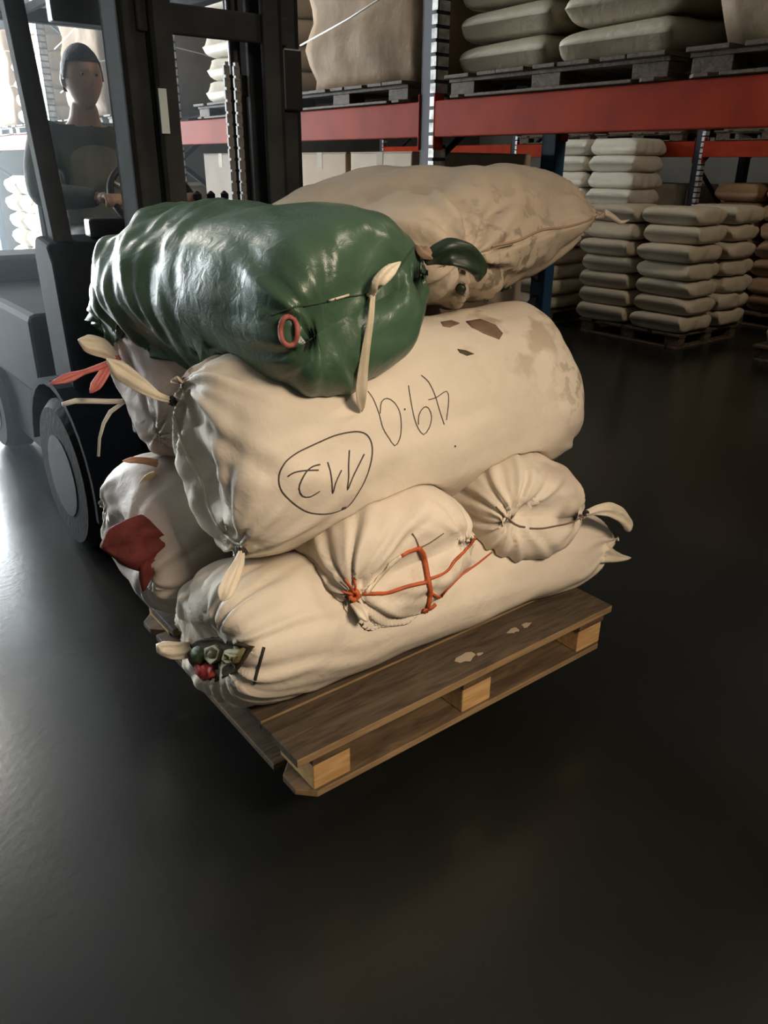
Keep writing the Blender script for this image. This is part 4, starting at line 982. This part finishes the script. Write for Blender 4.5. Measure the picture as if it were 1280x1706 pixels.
# local frame: origin on the seat under the pelvis, -y = the way he faces
PZ = 0.99
DY = Y + 0.77
dp = (FA - 0.03, FB + DY, PZ)
SH = [(0.18, 0.05, 0.53), (-0.18, 0.05, 0.53)]
wl = Vector((SWC.x + 0.02, SWC.y - DY, SWC.z - PZ))     # wheel centre in his frame
hR = wl + Xv * 0.155 + Yv * 0.05 + Vector((0, 0.03, 0.02)); hL = wl - Xv * 0.155 + Yv * 0.05 + Vector((0, 0.03, 0.02))
def body_graph(g=0.0, arms=True, legs=True, torso=True, hands=True):
    v = [(0, 0.03, 0.09, 0.125 + g), (0, 0.055, 0.25, (0.135 + g, 0.105 + g)), (0, 0.06, 0.42, (0.165 + g, 0.115 + g)), (0, 0.05, 0.545, (0.10 + g, 0.085 + g)), (0, 0.035, 0.60, 0.058 + g * .6), (0, 0.015, 0.68, 0.062)]
    e = [(0, 1), (1, 2), (2, 3), (3, 4), (4, 5)]
    for s_, h_ in ((1, hR), (-1, hL)):
        i = len(v); el = Vector((s_ * 0.27, -0.12, 0.30)); wr_ = h_ + Vector((s_ * 0.01, 0.10, 0.02))
        v += [(s_ * 0.175, 0.055, 0.525, 0.072 + g), (s_ * 0.225, 0.0, 0.42, 0.052 + g), (el.x, el.y, el.z, 0.043 + g), ((el.x + wr_.x) / 2, (el.y + wr_.y) / 2, (el.z + wr_.z) / 2, 0.038 + g * .8), (wr_.x, wr_.y, wr_.z, 0.028 + g * .5)]
        e += [(2, i), (i, i + 1), (i + 1, i + 2), (i + 2, i + 3), (i + 3, i + 4)]
        k = len(v)
        v += [(s_ * 0.10, -0.02, 0.085, 0.088 + g), (s_ * 0.13, -0.22, 0.105, 0.075 + g), (s_ * 0.15, -0.40, 0.10, 0.056 + g), (s_ * 0.15, -0.40, -0.12, 0.050 + g), (s_ * 0.15, -0.38, -0.32, 0.038 + g)]
        e += [(0, k), (k, k + 1), (k + 1, k + 2), (k + 2, k + 3), (k + 3, k + 4)]
    return v, e
vs0, es0 = body_graph()
bod = MB(); bod.add(*skin_mesh(vs0, es0, 0))
# hands: palm and five fingers closing over the wheel rim
for s_, h_ in ((1, hR), (-1, hL)):
    wr_ = h_ + Vector((s_ * 0.01, 0.10, 0.02)); pm = h_ + Vector((0, 0.03, 0.022))
    v = [(*wr_, 0.026), (*((wr_ + pm) / 2), (0.036, 0.022)), (*pm, (0.042, 0.020))]; bod.add(*skin_mesh(v, [(0, 1), (1, 2)], 0, 2))
    for j in range(4):
        off = Vector((s_ * (0.028 - 0.019 * j), 0, 0)); ln = [0.9, 1.0, 0.95, 0.75][j]
        p = [pm + off, pm + off + Vector((0, -0.038 * ln, 0.012)), pm + off + Vector((0, -0.058 * ln, -0.012)), pm + off + Vector((0, -0.042 * ln, -0.034))]
        bod.add(*skin_mesh([(*q, r) for q, r in zip(p, (0.010, 0.0095, 0.0088, 0.008))], [(0, 1), (1, 2), (2, 3)], 0, 2))
    p = [pm + Vector((-s_ * 0.030, 0.02, -0.004)), pm + Vector((-s_ * 0.050, -0.005, -0.012)), pm + Vector((-s_ * 0.045, -0.030, -0.024))]
    bod.add(*skin_mesh([(*q, r) for q, r in zip(p, (0.013, 0.011, 0.009))], [(0, 1), (1, 2)], 0, 2))
# head
HC = Vector((0, -0.004, 0.742)); nu, nv = 40, 28; hv = []; hf = []
for i in range(nv + 1):
    ph = math.pi * i / nv
    for j in range(nu):
        t = 2 * math.pi * j / nu; x, y, z = math.sin(ph) * math.cos(t), math.sin(ph) * math.sin(t), math.cos(ph)
        jaw = 1 - 0.30 * max(0, -z) ** 1.3
        X_, Y_, Z_ = 0.076 * x * jaw, 0.096 * y * (1 - 0.12 * max(0, -z)), 0.118 * z
        if y < 0:
            f_ = -y
            X_ *= 1 - 0.06 * f_
            g = lambda cx, cz, rx, rz: math.exp(-((x - cx) / rx) ** 2 - ((z - cz) / rz) ** 2)
            Y_ -= f_ * (0.026 * g(0, -0.16, 0.17, 0.20) + 0.010 * g(0, 0.06, 0.13, 0.22) + 0.006 * g(0, 0.26, 0.7, 0.10) + 0.009 * g(0, -0.50, 0.30, 0.07) + 0.008 * g(0, -0.64, 0.30, 0.07) - 0.004 * g(0, -0.57, 0.30, 0.035) + 0.012 * g(0, -0.86, 0.30, 0.14))
            Y_ += f_ * (0.012 * (g(0.36, 0.08, 0.19, 0.11) + g(-0.36, 0.08, 0.19, 0.11)))
        hv.append((HC.x + X_, HC.y + Y_, HC.z + Z_))
hf = [(i * nu + j, i * nu + (j + 1) % nu, (i + 1) * nu + (j + 1) % nu, (i + 1) * nu + j) for i in range(nv) for j in range(nu)]
bod.add(hv, hf)
for s_ in (-1, 1):
    ev_ = []
    for i in range(9):
        for j in range(12):
            ph = math.pi * i / 8; t = 2 * math.pi * j / 12
            ev_.append((s_ * (0.076 + 0.010 * math.sin(ph) * math.cos(t)), 0.015 + 0.018 * math.sin(ph) * math.sin(t), HC.z - 0.005 + 0.030 * math.cos(ph)))
    bod.add(ev_, [(i * 12 + j, i * 12 + (j + 1) % 12, (i + 1) * 12 + (j + 1) % 12, (i + 1) * 12 + j) for i in range(8) for j in range(12)])
person = bod.build('person', SKIN, smooth=True); place(person, dp)
tag(person, 'driver in a grey green jacket sitting at the wheel of the forklift', 'person')
rm = person.modifiers.new('one_skin', 'REMESH'); rm.mode = 'VOXEL'; rm.voxel_size = 0.006; rm.use_smooth_shade = True
sm_ = person.modifiers.new('soft', 'SMOOTH'); sm_.factor = 0.5; sm_.iterations = 2
def garment(name, verts, edges, root, m):
    g_ = MB(); g_.add(*skin_mesh(verts, edges, root)); o = g_.build(name, m, person, smooth=True)
    r_ = o.modifiers.new('cloth', 'REMESH'); r_.mode = 'VOXEL'; r_.voxel_size = 0.01; r_.use_smooth_shade = True
    d_ = o.modifiers.new('soft', 'SMOOTH'); d_.factor = 0.5; d_.iterations = 2
    return o
vg, eg = body_graph(0.016)
# jacket: trunk and sleeves
jv = [vg[0][:3] + (0.14,), vg[1], vg[2], (vg[3][0], vg[3][1], vg[3][2], (0.115, 0.10)), (0, 0.035, 0.585, 0.082)]
je = [(0, 1), (1, 2), (2, 3), (3, 4)]
for base_i in (6, 16):
    i = len(jv); jv += list(vg[base_i:base_i + 5]); je += [(2, i)] + [(i + q, i + q + 1) for q in range(4)]
garment('jacket', jv, je, 0, JACK)
vv = [vg[0][:3] + (0.160,), (0, 0.045, 0.25, (0.165, 0.145)), (0, 0.045, 0.42, (0.185, 0.158)), (0, 0.04, 0.525, (0.14, 0.125))]
garment('vest', vv, [(0, 1), (1, 2), (2, 3)], 0, mat('pale_green_grey_vest', (0.20, 0.21, 0.17), 0.85, var=0.25, vscale=9))['label'] = 'pale grey green vest'
tv = [vg[0][:3] + (0.135,)]; te = []
for base_i in (11, 21):
    i = len(tv); tv += list(vg[base_i:base_i + 5]); te += [(0, i)] + [(i + q, i + q + 1) for q in range(4)]
garment('trousers', tv, te, 0, TROU)
for s_ in (-1, 1):
    b_ = MB(); b_.add(*skin_mesh([(s_ * 0.15, -0.38, -0.335, 0.042), (s_ * 0.15, -0.39, -0.372, (0.042, 0.038)), (s_ * 0.152, -0.45, -0.380, (0.040, 0.030)), (s_ * 0.154, -0.50, -0.384, (0.034, 0.024))], [(0, 1), (1, 2), (2, 3)], 0)); b_.build('boot', BLK, person, smooth=True)
# hair, eyes, safety vest stripes
hr = MB(); vs_ = []; keep = []
for i in range(16):
    ph = math.pi * 0.62 * i / 15
    for j in range(36):
        t = 2 * math.pi * j / 36; x, y, z = math.sin(ph) * math.cos(t), math.sin(ph) * math.sin(t), math.cos(ph)
        lim = 0.45 if y < -0.25 else (-0.05 if abs(y) < 0.4 else -0.35)
        zz = max(z, lim); k = 1.09 + 0.02 * noise.noise(Vector((x * 9, y * 9, z * 9)))
        sc2 = math.sqrt(max(0.0, 1 - zz * zz)) / max(1e-6, math.hypot(x, y)) if zz != z else 1.0
        vs_.append((0.076 * x * sc2 * k, 0.096 * y * sc2 * k, HC.z + 0.118 * zz * k))
hr.add(vs_, [(i * 36 + j, i * 36 + (j + 1) % 36, (i + 1) * 36 + (j + 1) % 36, (i + 1) * 36 + j) for i in range(15) for j in range(36)]); hr.build('hair', HAIR, person, smooth=True)
for s_ in (-1, 1):
    ey = MB(); ey.lathe([(0.001, -0.008), (0.0055, -0.006), (0.0078, 0), (0.0055, 0.006), (0.001, 0.008)], 14, 'y', (s_ * 0.028, -0.0865, HC.z + 0.010)); ey.build('eye', mat('eye_white', (0.34, 0.31, 0.28), 0.4), person, smooth=True)
    pu = MB(); pu.lathe([(0.0005, -0.0035), (0.0045, -0.002), (0.0045, 0.002), (0.0005, 0.003)], 12, 'y', (s_ * 0.028, -0.0935, HC.z + 0.010)); pu.build('pupil', HAIR, person)

# ------------------------------------------------------------------ haze volume added to stand in for lens glare at the left
hz = bpy.data.materials.new('glare_haze'); hz.use_nodes = True; nt = hz.node_tree; nt.nodes.remove(nt.nodes['Principled BSDF'])
vsn = nn(nt, 'ShaderNodeVolumeScatter'); vsn.inputs['Color'].default_value = (0.80, 0.91, 1.0, 1); vsn.inputs['Density'].default_value = 0.036; vsn.inputs['Anisotropy'].default_value = 0.45
nt.links.new(vsn.outputs['Volume'], nt.nodes['Material Output'].inputs['Volume'])
m = MB(); m.box(-6.0, 1.35, 1.7, 10.9, 0.02, 4.0); hzo = place(m.build('lens_glare', hz), (0, 0, 0)); hzo['kind'] = 'stuff'
tag(hzo, 'added bluish haze standing in for lens glare around the forklift', 'haze')
